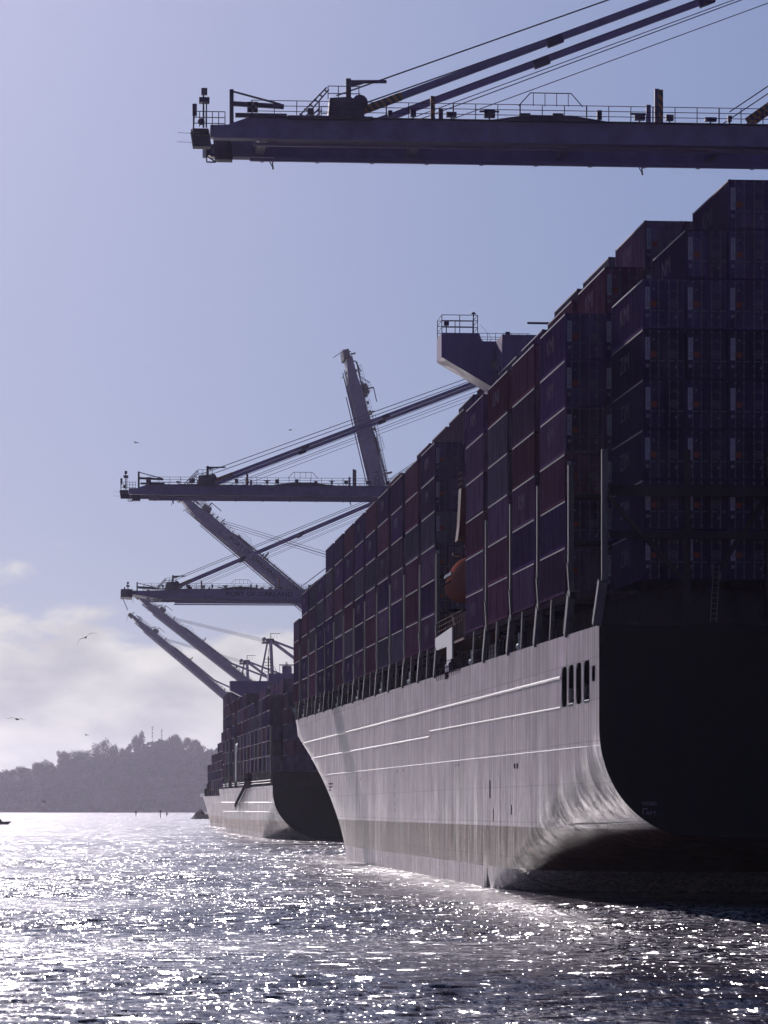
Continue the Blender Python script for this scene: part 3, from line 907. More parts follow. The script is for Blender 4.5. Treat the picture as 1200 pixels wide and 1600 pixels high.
def ship1_details():
    # mooring space behind the side openings
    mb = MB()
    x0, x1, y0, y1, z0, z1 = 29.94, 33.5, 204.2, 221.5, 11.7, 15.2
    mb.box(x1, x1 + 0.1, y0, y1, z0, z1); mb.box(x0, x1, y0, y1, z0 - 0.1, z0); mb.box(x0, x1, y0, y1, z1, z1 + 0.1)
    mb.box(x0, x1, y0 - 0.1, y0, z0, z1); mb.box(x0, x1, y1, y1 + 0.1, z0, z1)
    mb.build('mooring_recess', M['black'], SHIP1)  # black lining stands in for the darkness inside
    for a, b, hi, lo in slots1:
        # thick coaming with rounded corners round each opening
        mb = MB()
        r = 0.6 if b - a > 2 else 0.35
        for (cy, cz, sy, sz) in ((a, lo, 1, 1), (b, lo, -1, 1), (a, hi, 1, -1), (b, hi, -1, -1)):
            poly = [(cy, cz)]
            for k in range(5):
                t = math.pi / 2 * k / 4
                poly.append((cy + sy * r * (1 - math.sin(t)), cz + sz * r * (1 - math.cos(t))))
            mb.prism_x(poly, 29.904, 29.94)
        w = 0.05
        mb.box(29.885, 29.93, a - w, a, lo, hi); mb.box(29.885, 29.93, b, b + w, lo, hi)
        mb.box(29.885, 29.93, a - w, b + w, lo - w, lo); mb.box(29.885, 29.93, a - w, b + w, hi, hi + w)
        mb.build('opening_coaming', M['hull1'], SHIP1)
    for a, b, hi, lo in (slots1[0], slots1[2]):
        mb = MB()
        for yy in (a + 0.25, a + 0.75):
            mb.tube((30.15, yy, lo), (30.15, yy, lo + 1.0), 0.13, 10)
        mb.tube((30.15, a + 0.1, lo + 0.12), (30.15, a + 1.0, lo + 0.12), 0.14, 8)
        mb.sphere((30.1, a + 0.3, lo + 1.0), 0.16, 0.16, 0.16)
        mb.build('roller_fairlead', M['white'], SHIP1)
    for a, b, hi, lo in (slots1[1], slots1[3]):
        mb = MB()
        for z in (0.5, 1.0): mb.tube((30.1, a, lo + z), (30.1, b, lo + z), 0.03, 5)
        for i in range(6): mb.tube((30.1, a + (b - a) * i / 5, lo), (30.1, a + (b - a) * i / 5, lo + 1.0), 0.022, 5)
        mb.build('opening_rail', M['steel'], SHIP1)
        for i in range(5): MB().sphere((29.95, a + 0.4 + 0.4 * i, lo + 0.06), 0.12, 0.12, 0.1).build('chock', M['white'], SHIP1)
    # tank marks on the transom
    part('tank_mark', text_mesh('VOID', 0.30, M['dull_white'], 0.003, xscale=1.2), SHIP1, (32.85 - 53.9, -0.006, 6.1), (R(90), 0, 0))
    part('tank_mark', text_mesh('APT', 0.30, M['dull_white'], 0.003, xscale=1.2), SHIP1, (32.95 - 53.9, -0.006, 5.55), (R(90), 0, 0))
    mb = MB(); mb.box(32.45, 32.75, 203.985, 203.996, 5.78, 5.83); mb.box(32.45, 32.50, 203.985, 203.996, 5.5, 5.78)
    mb.build('tank_mark_corner', M['dull_white'], SHIP1)
    # draught marks and tug marks near the bow
    for k in range(17):
        z = 9.4 - 0.45 * k
        y = 424 + 0.3 * k * 0 + (z - 2) * 2.2
        me = text_mesh('%d' % (19 - k if k < 18 else 1), 0.34, M['black'], 0.003, xscale=1.6)
        dm_ = part('draught_mark', me, SHIP1, (29.9 - 0.03 + hull_inset(H1, y, z) - 53.9, y - 204, z), (R(90), 0, R(-90)))
        dm_['kind'] = 'stuff'
    for k, (yy, w) in enumerate(((431, 7.5), (431.5, 7.0), (432, 5.0))):
        z = 8.75 - k * 0.38
        mb = MB(); xx = 29.9 + hull_inset(H1, yy - 3, z) - 0.03
        for j in range(6):
            a = yy - w + j * w / 6
            mb.box(xx + 0.0, xx + 0.01, a, a + w / 6 * (0.7 if j % 2 else 0.5), z, z + 0.2)
        mb.build('hull_lettering', M['black'], SHIP1)['kind'] = 'stuff'
    # small dark marks, pilot marks and sounding plugs
    for (y, z, h, w) in ((244, 8.6, 0.35, 0.8), (242.5, 8.6, 0.35, 0.8), (281, 9.2, 0.2, 0.5), (283, 9.2, 0.2, 0.5), (330, 9.3, 0.2, 0.6), (336, 9.3, 0.2, 0.6),
                         (259, 6.6, 1.3, 0.7), (257, 4.9, 0.9, 0.5), (246, 5.4, 0.7, 0.5), (381, 8.9, 0.2, 0.5), (339, 7.9, 0.25, 0.4), (339, 7.0, 0.25, 0.4), (339, 6.2, 0.25, 0.4), (339, 5.6, 0.25, 0.4)):
        x = 29.9 + hull_inset(H1, y, z)
        MB().box(x - 0.012, x + 0.03, y, y + w, z, z + h).build('hull_mark', M['black'], SHIP1)
    # bow bulwark
    mb = MB(); prev = None
    for i in range(17):
        y = 502 + (547.5 - 502) * i / 16
        x = 29.9 + H1.bow_inset(y, 16.5); z = H1.deck_z(y) - 0.02
        h = 1.9
        for side in (0, 1):
            pass
        cur = ((x, y, z), (x - 0.75, y, z + h))
        if prev:
            for mx in (lambda q: q, lambda q: (2 * 53.9 - q[0], q[1], q[2])):
                a, b, c, d = [mx(q) for q in (prev[0], cur[0], cur[1], prev[1])]
                t = 0.12
                s_ = 1 if a[0] < 53.9 else -1
                mb.quad_box([a, b, (b[0] + s_ * t, b[1], b[2]), (a[0] + s_ * t, a[1], a[2]), d, c, (c[0] + s_ * t, c[1], c[2]), (d[0] + s_ * t, d[1], d[2])])
        prev = cur
    mb.build('bow_bulwark', M['steel'], SHIP1)
    # hatch coaming along the cargo deck
    for y0, y1 in ((206, 277), (299, 497)):
        for k in range(8):
            a = y0 + (y1 - y0) * k / 8; b = y0 + (y1 - y0) * (k + 1) / 8 - 0.3
            MB().box(32.6, 75.2, a, b, H1.deck_z(a) - 0.2, H1.deck_z(a) + 2.1).build('hatch_coaming', M['dark_steel'], SHIP1)

ship1_details()

# bays: (aft end y, tiers of each row from the port side, phrase)
BASE = lambda y: 19.12 + 0.0053 * (y - 204)
TILT = math.atan(0.0053)
BAYS = [
    (203.5, [0, 6, 7, 8, 8, 8], 'first bay from the stern', True),
    (218.6, [6, 7, 8, 8], 'second bay from the stern', True),
    (233.7, [6, 7, 8], 'third bay from the stern', False),
    (248.7, [6, 7, 8], 'fourth bay from the stern', False),
    (263.8, [6, 7], 'bay just aft of the lifeboat', False),
    (300.6, [6, 7, 8], 'first bay ahead of the lifeboat', True),
    (315.9, [6, 7, 8], 'second bay ahead of the lifeboat', False),
    (331.2, [6, 7], 'third bay ahead of the lifeboat', False),
    (346.8, [6, 6], 'fourth bay ahead of the lifeboat', False),
    (362.2, [6, 7], 'fifth bay ahead of the lifeboat', False),
    (377.6, [6, 6], 'sixth bay ahead of the lifeboat', False),
    (392.8, [6, 6], 'seventh bay ahead of the lifeboat', False),
    (408.6, [6, 6], 'eighth bay ahead of the lifeboat', False),
    (424.6, [6, 6], 'ninth bay ahead of the lifeboat', False),
    (440.4, [5, 5], 'tenth bay ahead of the lifeboat', False),
    (456.4, [5, 5], 'eleventh bay ahead of the lifeboat', False),
    (472.3, [5, 5], 'twelfth bay ahead of the lifeboat', False),
    (491.5, [4, 4], 'foremost bay', False),
]
ROWW = ['outer row', 'second row in', 'third row in', 'fourth row in', 'fifth row in', 'sixth row in']
KNOWN = {(1, 0, 5): 'navy', (1, 0, 4): 'navy', (1, 0, 3): 'purple', (1, 0, 2): 'maroon', (1, 0, 1): 'navy', (1, 0, 0): 'purple',
         (2, 0, 5): 'maroon', (2, 0, 4): 'purple', (2, 0, 3): 'maroon', (2, 0, 2): 'purple', (2, 0, 1): 'navy', (2, 0, 0): 'purple',
         (3, 0, 5): 'maroon', (3, 0, 4): 'slate', (3, 0, 3): 'slate', (3, 0, 2): 'purple', (3, 0, 1): 'maroon', (3, 0, 0): 'maroon',
         (4, 0, 5): 'navy', (4, 0, 4): 'purple', (4, 0, 3): 'purple', (4, 0, 2): 'maroon', (4, 0, 1): 'purple', (4, 0, 0): 'purple',
         (5, 0, 5): 'navy', (5, 0, 4): 'navy', (5, 0, 3): 'slate', (5, 0, 2): 'purple', (5, 0, 1): 'navy', (5, 0, 0): 'purple'}
LETT = {(1, 0, 5): 'KMI', (1, 0, 4): 'NM', (1, 0, 3): 'NM', (3, 0, 5): 'UNI', (4, 0, 5): 'NM', (4, 0, 0): 'NM', (2, 0, 2): 'KMI', (1, 1, 6): 'KMI', (1, 2, 7): 'KMI', (0, 2, 6): 'NM', (0, 3, 7): 'KMI'}
hidden = MB()
crng = random.Random(5)
for bi, (y, rows, phrase, door) in enumerate(BAYS):
    z0 = BASE(y)
    for r, tiers in enumerate(rows):
        x = 29.9 + r * PITCH_X
        for k in range(tiers):
            c = KNOWN.get((bi, r, k)) or crng.choices(['navy', 'purple', 'maroon', 'slate'], [5, 4, 3, 1.3])[0]
            if bi == 0: c = 'navy_shaded' if k < 5 else 'navy'  # lower tiers take the shade-darkened navy, upper ones the plain navy
            shown = r == 0 or k >= (rows[r - 1] if r else 0) - 1 or bi == 0 and r <= 4 or (bi == 1 and r == 1) or (bi == 5 and r == 1)
            if bi == 0 and r == 5: shown = False
            if bi > 12 and r > 0: shown = False
            if not shown:
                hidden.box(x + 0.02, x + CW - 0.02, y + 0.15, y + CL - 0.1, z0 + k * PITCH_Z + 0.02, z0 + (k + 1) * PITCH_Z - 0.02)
                continue
            txt = LETT.get((bi, r, k))
            if bi == 0 and r == 1: txt = 'KMI' if k == 5 else 'ZIM'
            if txt is None and bi >= 5 and c in ('navy', 'purple') and crng.random() < 0.6: txt = crng.choice(['NM', 'NM', 'HM', 'YM', 'KMI'])
            lab = '%s%s container, %s tier up, %s, %s' % ('lettered ' if txt else '', COLWORD[c], ORD[k], ROWW[r], phrase)
            place_container(c, x + (crng.random() - 0.5) * 0.03, y + (crng.random() - 0.5) * 0.06, z0 + k * PITCH_Z, TILT, lab, 'containers stacked on the near ship', door=door and r <= 4, text=txt)
    # stacks further inboard, closed up behind the rows that show
    xin = 29.9 + len(rows) * PITCH_X
    kk = max(rows)
    if bi == 0: kk = 8
    for r in range(len(rows), 19):
        x = 29.9 + r * PITCH_X
        for k in range(kk):
            if r < len(rows) + 3 or k == kk - 1 or r == 18:
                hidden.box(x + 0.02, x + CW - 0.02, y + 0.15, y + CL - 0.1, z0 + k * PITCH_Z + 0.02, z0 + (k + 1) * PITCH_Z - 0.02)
hid = hidden.build('inner_containers', M['navy_shaded'])
tag(hid, 'dark containers packed inboard behind the outer rows', 'containers', kind='stuff')

def lashing():
    mid = lambda y: BASE(y) - 0.06
    for bi, (y, rows, phrase, door) in enumerate(BAYS):
        if bi == 0: continue
        yg = y - 1.45 if bi not in (5,) else y - 1.2
        zb = H1.deck_z(yg); zt = BASE(yg) + 7.9
        ml = bpy.data.objects.new('lashing_bridge', None)
        mb = MB()
        # port tower: leaning foot, then a straight post
        mb.bar((29.96, yg + 0.9, zb), (30.05, yg - 0.1, BASE(yg) - 0.2), 0.42, 0.85, up=(0, 1, 0))
        mb.box(29.9, 30.4, yg - 0.62, yg + 0.42, BASE(yg) - 0.3, BASE(yg) + 0.1)
        mb.bar((30.10, yg - 0.1, BASE(yg)), (30.02, yg + 0.25, BASE(yg) + 1.8), 0.34, 0.42, up=(0, 1, 0))
        mb.box(29.92, 30.26, yg + 0.05, yg + 0.47, BASE(yg) + 1.8, zt)
        o = mb.build('lashing_bridge', M['steel'], SHIP1)  # lighter steel paints in the sun on the port tower
        mb = MB()
        for z in (BASE(yg) + 2.9, BASE(yg) + 5.8):
            mb.box(30.3, 77.4, yg - 0.4, yg + 0.6, z, z + 0.25)
        for i in range(1, 10):
            xx = 30.3 + i * 4.9
            mb.box(xx, xx + 0.3, yg - 0.1, yg + 0.3, zb, zt)
        mb.build('transverse_frame', M['dark_steel'], o)
    # thin stanchions half way along each bay, and the deck-edge rail
    for bi, (y, rows, phrase, door) in enumerate(BAYS):
        if bi == 0: continue
        ym = y + CL * 0.55
        mb = MB()
        mb.bar((29.98, ym + 0.5, H1.deck_z(ym)), (30.0, ym - 0.2, BASE(ym) - 0.05), 0.22, 0.36, up=(0, 1, 0))
        mb.build('stanchion', M['steel'], SHIP1)
        mb = MB()
        a, b = y - 1.0, y + CL + 0.6
        for z in (0.4, 0.75, 1.1):
            mb.tube((29.98, a, H1.deck_z(a) + z), (29.98, b, H1.deck_z(b) + z), 0.025, 5)
        n = 9
        for i in range(n):
            yy = a + (b - a) * i / (n - 1)
            mb.tube((29.98, yy, H1.deck_z(yy)), (29.98, yy, H1.deck_z(yy) + 1.1), 0.03, 5)
        mb.build('deck_rail', M['dark_steel'], SHIP1)
        if bi % 2 == 0:
            mb = MB(); mb.sphere((29.95, ym + 2, H1.deck_z(ym) + 0.25), 0.22, 0.3, 0.25); mb.tube((29.97, ym + 2, H1.deck_z(ym)), (29.97, ym + 2, H1.deck_z(ym) + 1.2), 0.06, 6)
            mb.build('roller_chock', M['white'], SHIP1)
    # hatch side girder that carries the outer row
    for y0, y1 in ((216.4, 276.3), (300.2, 504)):
        mb = MB()
        k = 8
        for i in range(k):
            a = y0 + (y1 - y0) * i / k; b = y0 + (y1 - y0) * (i + 1) / k
            mb.quad_box([(29.95, a, BASE(a) - 0.42), (30.35, a, BASE(a) - 0.42), (30.35, b, BASE(b) - 0.42), (29.95, b, BASE(b) - 0.42),
                         (29.95, a, BASE(a) - 0.02), (30.35, a, BASE(a) - 0.02), (30.35, b, BASE(b) - 0.02), (29.95, b, BASE(b) - 0.02)])
        mb.build('side_girder', M['dark_steel'], SHIP1)
    # open lashing frame across the stern, in front of the first bay
    yg = 202.9
    fr = MB().box(29.95, 77.5, yg - 0.25, yg + 0.15, 16.45, 16.6).build('stern_lashing_frame', M['dark_steel'], SHIP1)
    MB().bar((29.72, yg + 0.9, 16.52), (29.95, yg, 19.0), 0.5, 0.62, up=(0, 1, 0)).build('post_foot', M['steel'], fr)
    for i in range(0, 11):
        x = 30.05 + 4.82 * i
        mb = MB().box(x - 0.18, x + 0.18, yg - 0.2, yg + 0.1, 19.0 if i == 0 else 16.6, 26.6)
        mb.build('post', M['steel'] if i == 0 else M['dark_steel'], fr)  # port post lighter for the sun on it, the rest darkened for shade
    for z, h in ((23.9, 0.62), (21.45, 0.4)):
        MB().box(30.3, 77.2, yg - 0.3, yg + 0.12, z, z + h).build('beam', M['dark_steel'], fr)
    for i in range(0, 9, 2):
        x = 30.05 + 4.82 * i
        MB().bar((x + 0.2, yg - 0.35, 23.8), (x + 4.6, yg - 0.35, 19.0), 0.28).build('brace', M['dark_steel'], fr)
        MB().bar((x + 9.4, yg - 0.35, 23.8), (x + 5.1, yg - 0.35, 17.4), 0.28).build('brace', M['dark_steel'], fr)
    mb = MB()
    for z in (16.95, 17.3, 17.65): mb.tube((29.98, 204.2, z), (29.98, 216.5, z), 0.025, 5)
    for i in range(8): mb.tube((29.98, 204.2 + i * 1.75, 16.5), (29.98, 204.2 + i * 1.75, 17.65), 0.03, 5)
    mb.build('deck_rail', M['dark_steel'], SHIP1)
    # ladder on the stern frame
    mb = MB()
    for xx in (36.15, 36.5): mb.tube((xx - 0.0, 202.4, 16.6), (xx + 0.2, 202.4, 20.0), 0.03, 5)
    for i in range(11): mb.tube((36.15 + 0.018 * i, 202.4, 16.8 + i * 0.3), (36.5 + 0.018 * i, 202.4, 16.8 + i * 0.3), 0.022, 5)
    mb.build('ladder', M['steel'], SHIP1)
lashing()

# ------------------------------------------------------------------ accommodation of the near ship
def house():
    hb = MB().box(33.2, 74.6, 279.5, 292, 16.4, 43.5).build('accommodation_block', M['house'], SHIP1)
    for k in range(8):
        z = 20 + 2.9 * k
        for i in range(6): MB().box(33.17, 33.2, 280.5 + i * 1.9, 281.2 + i * 1.9, z, z + 0.8).build('window', M['glass'], hb)
    MB().box(37.4, 70.5, 281, 290, 43.5, 44.3).build('wheelhouse', M['house'], SHIP1)
    ya, yb = 284.0, 287.8
    w = MB()
    w.prism([(28.8, 44.2), (31.85, 44.2), (32.1, 43.55), (32.7, 43.55), (32.7, 39.98), (28.8, 42.25)], ya, yb)
    w.prism([(32.7, 43.55), (36.0, 43.55), (36.0, 42.05), (32.95, 42.05), (32.7, 41.7)], ya, yb)
    w.prism([(32.7, 41.7), (32.95, 41.35), (33.6, 41.2), (36.0, 41.2), (36.0, 38.2), (35.2, 38.2), (32.7, 39.98)], ya, yb)
    wing = w.build('bridge_wing', M['house'], SHIP1)
    mb = MB()
    for y in (ya + 0.1, yb - 0.1):
        for z in (44.65, 45.2, 45.65): mb.tube((28.85, y, z), (31.75, y, z), 0.03, 5)
        for x in (28.85, 30.3, 31.75): mb.tube((x, y, 44.2), (x, y, 45.65), 0.035, 5)
        for z in (43.9, 44.2): mb.tube((31.9, y, z), (36, y, z), 0.022, 5)
        for i in range(7): mb.tube((31.9 + i * 0.65, y, 43.5), (31.9 + i * 0.65, y, 44.2), 0.022, 5)
    for x in (28.85, 31.75):
        for z in (44.65, 45.2, 45.65): mb.tube((x, ya + 0.1, z), (x, yb - 0.1, z), 0.03, 5)
    mb.build('wing_rail', M['crane_dark'], wing)
    mb = MB(); mb.tube((29.25, ya + 0.5, 44.2), (29.25, ya + 0.5, 44.85), 0.04, 6); mb.box(29.05, 29.45, ya + 0.3, ya + 0.75, 44.85, 45.15)
    mb.tube((31.45, ya + 0.5, 44.2), (31.45, ya + 0.5, 45.85), 0.045, 6); mb.tube((31.45, ya + 0.5, 45.8), (31.45, ya + 0.5, 45.95), 0.24, 8, 0.1)
    mb.tube((32.0, ya + 0.2, 44.9), (33.0, ya + 0.2, 43.7), 0.01, 4)
    mb.build('searchlight', M['crane_dark'], wing)
    mb = MB(); mb.tube((34.3, ya + 1, 43.5), (34.3, ya + 1, 44.2), 0.11, 8); mb.tube((34.3, ya + 1, 44.15), (34.3, ya + 1, 44.45), 0.2, 8)
    mb.build('vent', M['crane_dark'], wing)
    MB().box(35.1, 37.5, ya + 0.6, ya + 1.4, 43.55, 44.0).build('locker', M['house'], wing)
    mb = MB(); mb.tube((38.4, 285, 43.5), (38.4, 285, 45.3), 0.1, 6); mb.box(35.9, 39.5, 284.9, 285.15, 45.12, 45.27)
    mb.build('radar_scanner', M['crane_dark'], SHIP1)
    # red side house above the lifeboat
    o = MB().prism([(30.05, 31.4), (31.6, 31.4), (31.6, 27.2), (29.75, 27.2), (29.9, 28.4)], 280.6, 282.6).build('embarkation_platform', M['red_steel'], SHIP1)
    MB().box(30.4, 32.9, 280.3, 280.58, 29.4, 30.1).build('fender', M['red_steel'], o)
    mb = MB()
    for z in (31.8, 32.25, 32.7): mb.tube((30.1, 280.6, z), (32.6, 280.6, z), 0.03, 5); mb.tube((30.1, 280.6, z), (30.1, 282.6, z), 0.03, 5)
    for i in range(5): mb.tube((30.1 + 0.55 * i, 280.6, 31.4), (30.1 + 0.55 * i, 280.6, 32.7), 0.03, 5)
    for i in range(3): mb.tube((30.1, 280.6 + 1.0 * i, 31.4), (30.1, 280.6 + 1.0 * i, 32.7), 0.03, 5)
    mb.build('platform_rail', M['red_steel'], o)
    MB().box(31.6, 33.2, 280.8, 289.3, 27.0, 31.0).build('side_house', M['red_steel'], SHIP1)
    # white bulwark, stepped
    mb = MB(); mb.prism_x([(286.2, 18.0), (290.4, 17.6), (290.4, 19.2), (300.0, 19.25), (300.0, 20.3), (286.2, 20.6)], 29.88, 29.98)
    mb.build('station_bulwark', M['white'], SHIP1)
    mb = MB(); mb.box(30.0, 33.2, 278.5, 299.5, 19.2, 19.4); mb.box(31.5, 33.2, 280, 299, 19.4, 22.2)
    mb.build('boat_deck', M['red_steel'], SHIP1)
    mb = MB()
    for z in (16.9, 17.4, 17.9): mb.tube((29.92, 279.5, z), (29.92, 299.5, z + 0.2), 0.05, 5)
    mb.box(29.9, 30.2, 280, 299, 17.0, 17.12)
    for i in range(12): mb.tube((29.92, 280 + 1.7 * i, 16.6), (29.92, 280 + 1.7 * i, 18.1), 0.05, 5)
    mb.build('accommodation_ladder', M['dark_steel'], SHIP1)
    MB().box(29.9, 30.15, 289, 292, 16.5, 17.8).build('pilot_door', M['house'], SHIP1)
    mb = MB()
    for y in (281.5, 290.5):
        mb.bar((32.2, y, 19.4), (32.4, y, 26.3), 0.3); mb.bar((32.4, y, 26.3), (30.4, y, 26.8), 0.28)
    mb.build('boat_davit', M['red_steel'], SHIP1)
    # railings above the white bulwark
    mb = MB()
    for z in (20.8, 21.2, 21.6): mb.tube((30.0, 279, z), (30.0, 300, z), 0.025, 5)
    for i in range(14): mb.tube((30.0, 279 + 1.6 * i, 19.4), (30.0, 279 + 1.6 * i, 21.6), 0.03, 5)
    mb.bar((30.0, 284.5, 20.6), (30.0, 286.8, 21.6), 0.08); mb.bar((30.0, 285.2, 20.6), (30.0, 287.5, 21.6), 0.08)
    mb.build('boat_deck_rail', M['red_steel'], SHIP1)
house()

def lifeboat():
    cx, cy, cz = 31.0, 286.0, 24.4
    root = thing('lifeboat', 'enclosed orange lifeboat hanging in its davits on the near ship', 'lifeboat', (cx, cy, cz - 1.6))
    L_ = 8.6
    def loft(zlo, zhi, pw, fat):
        mb = MB(); ns, nr = 14, 12
        for i in range(ns + 1):
            t = -1 + 2 * i / ns
            f = max(0.12, (1 - abs(t) ** 4)) ** 0.55
            for j in range(nr):
                a = math.pi * j / (nr - 1)
                yy = cy + t * L_ / 2
                mb.v.append((cx - 1.6 * fat * f * math.cos(a), yy, (cz + zlo) + (zhi - zlo) * (math.sin(a) ** pw) * (0.55 + 0.45 * f)))
        for i in range(ns):
            for j in range(nr - 1):
                a = i * nr + j
                mb.f.append((a, a + 1, a + nr + 1, a + nr))
        return mb
    loft(-0.3, -1.75, 0.75, 1.0).build('hull', M['orange'], root, smooth=True)
    c = loft(-0.3, 1.75, 1.35, 0.93).build('canopy', M['orange'], root, smooth=True)
    for i in range(6): MB().box(cx - 1.5, cx - 1.38, cy - 2.6 + i * 0.95, cy - 2.2 + i * 0.95, cz + 0.25, cz + 0.5).build('window', M['glass'], c)
    mb = MB(); mb.tube((cx - 1.62, cy - 3.6, cz - 0.32), (cx - 1.62, cy + 3.6, cz - 0.32), 0.07, 6)
    mb.build('fender', M['black'], root)
    mb = MB()
    for y in (cy - 3.4, cy + 3.4): mb.tube((cx, y, cz + 1.0), (cx, y, cz + 2.3), 0.05, 6)
    mb.build('lifting_hook', M['steel'], root)
lifeboat()

# ------------------------------------------------------------------ quay
mb = MB().box(80.5, 900, 150, 2400, -3, 3.0)
tag(mb.build('quay', M['concrete']), kind='structure')
for i in range(24):
    y = 225 + 24 * i
    o = MB().box(79.6, 80.5, y, y + 1.6, 0.6, 2.8).build('quay_fender', M['black'])
    o['kind'] = 'structure'

# ------------------------------------------------------------------ cranes
HX = 80.0          # boom hinge
APX, APZ = 77.5, 76.0

def crane(Y, deg, label, style='A', tip_sign=False, letters=None, L=71.3, hz=51.3, detail=2, gauge=7.0):
    th = R(deg)
    root = thing('ship_to_shore_crane', label, 'crane', (83.0, Y, 3.0), 'quay cranes along the terminal')
    gh = 1.42 if style == 'A' else (2.0 if deg < 5 else 3.0 if Y < 1200 else 2.6)
    gw = 1.1
    C, S = math.cos(th), math.sin(th)
    def P(u, v): return (HX - u * C + v * S, hz + u * S + v * C)
    def P3(u, y, v):
        x, z = P(u, v); return (x, y, z)
    ya, yb = Y, Y + gauge            # near faces of the two girders
    mc, md = M['crane'], M['crane_dark']
    for k, y in enumerate((ya, yb)):
        if style == 'A':
            poly = [(0, 0), (L - 0.3, 0), (L, 0.12), (L, 0.85), (L - 1.2, 0.9), (L - 2.6, gh), (0, gh)]
        else:
            poly = [(0, 0), (L - 6.5, 0), (L, 1.1), (L, gh * 0.8), (L - 5, gh * 0.82), (L - 10, gh), (0, gh)]
        g = MB().prism([P(u, v) for u, v in poly], y, y + gw).build('boom_girder', mc, root)
        # flanges and web stiffeners
        fl = MB()
        fl.prism([P(u, v) for u, v in ((0, -0.06), (L - 4.7, -0.06), (L - 4.7, 0), (0, 0))], y - 0.08, y + gw + 0.08)
        fl.prism([P(u, v) for u, v in ((0, gh), (L - 2.5, gh), (L - 2.5, gh + 0.05), (0, gh + 0.05))], y - 0.10, y + gw + 0.10)
        fl.build('flange', mc, g)
        # trolley runway below the girder, hung on short brackets
        tr = MB()
        yy = y + (gw - 0.05 if k == 0 else -0.25)
        tr.prism([P(u, v) for u, v in ((0, -0.30), (L - 3.0, -0.30), (L - 3.0, -0.10), (0, -0.10))], yy, yy + 0.3)
        for i in range(18):
            u = 2 + i * (L - 6) / 17
            tr.prism([P(a, b) for a, b in ((u, -0.34), (u + 0.25, -0.34), (u + 0.25, -0.05), (u, -0.05))], yy + 0.31, yy + 0.42)
        if style == 'B': tr.prism([P(u, v) for u, v in ((0, -0.85), (L - 9.0, -0.85), (L - 9.0, -0.62), (0, -0.62))], yy, yy + 0.25)
        tr.build('trolley_runway', mc, root)
        # walkway railing on the outer edge
        rl = MB(); ry = y - 0.35 if k == 0 else y + gw + 0.35
        wk = MB().prism([P(u, v) for u, v in ((0, gh - 0.02), (L - 2.6, gh - 0.02), (L - 2.6, gh + 0.04), (0, gh + 0.04))], min(ry, y + 0.2), max(ry, y + gw - 0.2)).build('walkway', md, root)
        n = 46
        for v in (0.36, 0.72, 1.08):
            rl.tube(P3(0, ry, gh + v), P3(L - 2.8, ry, gh + v), 0.026, 4)
        for i in range(n):
            u = (L - 2.8) * i / (n - 1)
            rl.tube(P3(u, ry, gh), P3(u, ry, gh + 1.08), 0.03 if i % 3 else 0.045, 4)
        rl.build('railing', md, root)
        # cable trays, lamps and junction boxes along the walkway
        crn = random.Random(int(Y) + k)
        for i in range(26 if detail > 1 else 12):
            u = 3 + (L - 9) * (i + crn.random() * 0.7) / 26
            w, h = 0.25 + crn.random() * 0.55, 0.18 + crn.random() * 0.5
            b = MB()
            b.bar(P3(u, y + 0.5, gh + 0.32 + h / 2), P3(u + w, y + 0.5, gh + 0.32 + h / 2), 0.4, h, up=(-S * 0 + 0, 0, 1))
            b.bar(P3(u + w / 2, y + 0.5, gh + 0.04), P3(u + w / 2, y + 0.5, gh + 0.4), 0.1)
            if i % 4 == 0: b.bar(P3(u - 0.3, y + 0.5, gh + 0.75), P3(u + w + 0.3, y + 0.5, gh + 0.75), 0.12)
            b.build('junction_box', md, root)
        # forestay with its striped foot
        u0 = 61.3
        if deg < 5:
            a = Vector(P3(u0, y + 0.5, gh + 0.55)); b = Vector((APX, y + 0.5, APZ)); d = (b - a)
            st = MB().bar(a + d * 0.05, b, 0.42, 0.46).build('forestay', mc, root)
            MB().bar(a, a + d * 0.05, 0.46, 0.5).build('forestay_foot', M['hazard'] if k == 0 else mc, st)
            for f in (0.22, 0.42, 0.68): MB().bar(a + d * f - Vector((0, 0, 0.1)), a + d * (f + 0.018) - Vector((0, 0, 0.08)), 0.5, 0.6).build('link_joint', md, st)
            c = MB(); off = Vector((-1.5, 0, 1.1))
            c.tube(a + off, b + Vector((0, 0, 0.6)), 0.05, 4); c.tube(a + Vector((1.5, 0.3, -0.3)), b + Vector((0, 0.3, -0.9)), 0.035, 4)
            c.tube(a + Vector((3.5, 0.6, -0.3)), b + Vector((0, 0.6, -1.9)), 0.03, 4)
            c.build('hoist_rope', M['cable'], root)
            a = Vector(P3(34.5, y + 0.5, gh + 0.4)); d = b - a
            st = MB().bar(a + d * 0.1, b, 0.42, 0.46).build('inner_forestay', mc, root)
            MB().bar(a, a + d * 0.1, 0.38, 0.42).build('forestay_foot', M['hazard'], st)
            MB().tube(a + Vector((-1.2, 0, 0.6)), b + Vector((-0.3, 0, 0)), 0.04, 4).build('hoist_rope', M['cable'], root)
        else:
            a = Vector(P3(56.5, y + 0.5, gh + 0.9)); b = Vector((APX, y + 0.5, APZ))
            c = MB(); c.tube(a, b, 0.055, 4); c.tube(a + Vector((1.0, 0, -0.9)), b + Vector((0, 0, -0.9)), 0.055, 4)
            c.build('hoist_rope', M['cable'], root)
            # the stay links lie folded along the raised boom
            st = MB(); st.bar(P3(50, y + 0.5, gh + 0.45), P3(26, y + 0.5, gh + 0.75), 0.42, 0.42); st.bar(P3(26, y + 0.5, gh + 0.75), (APX + 1, y + 0.5, hz + 12), 0.4, 0.4)
            st.build('forestay', mc, root)
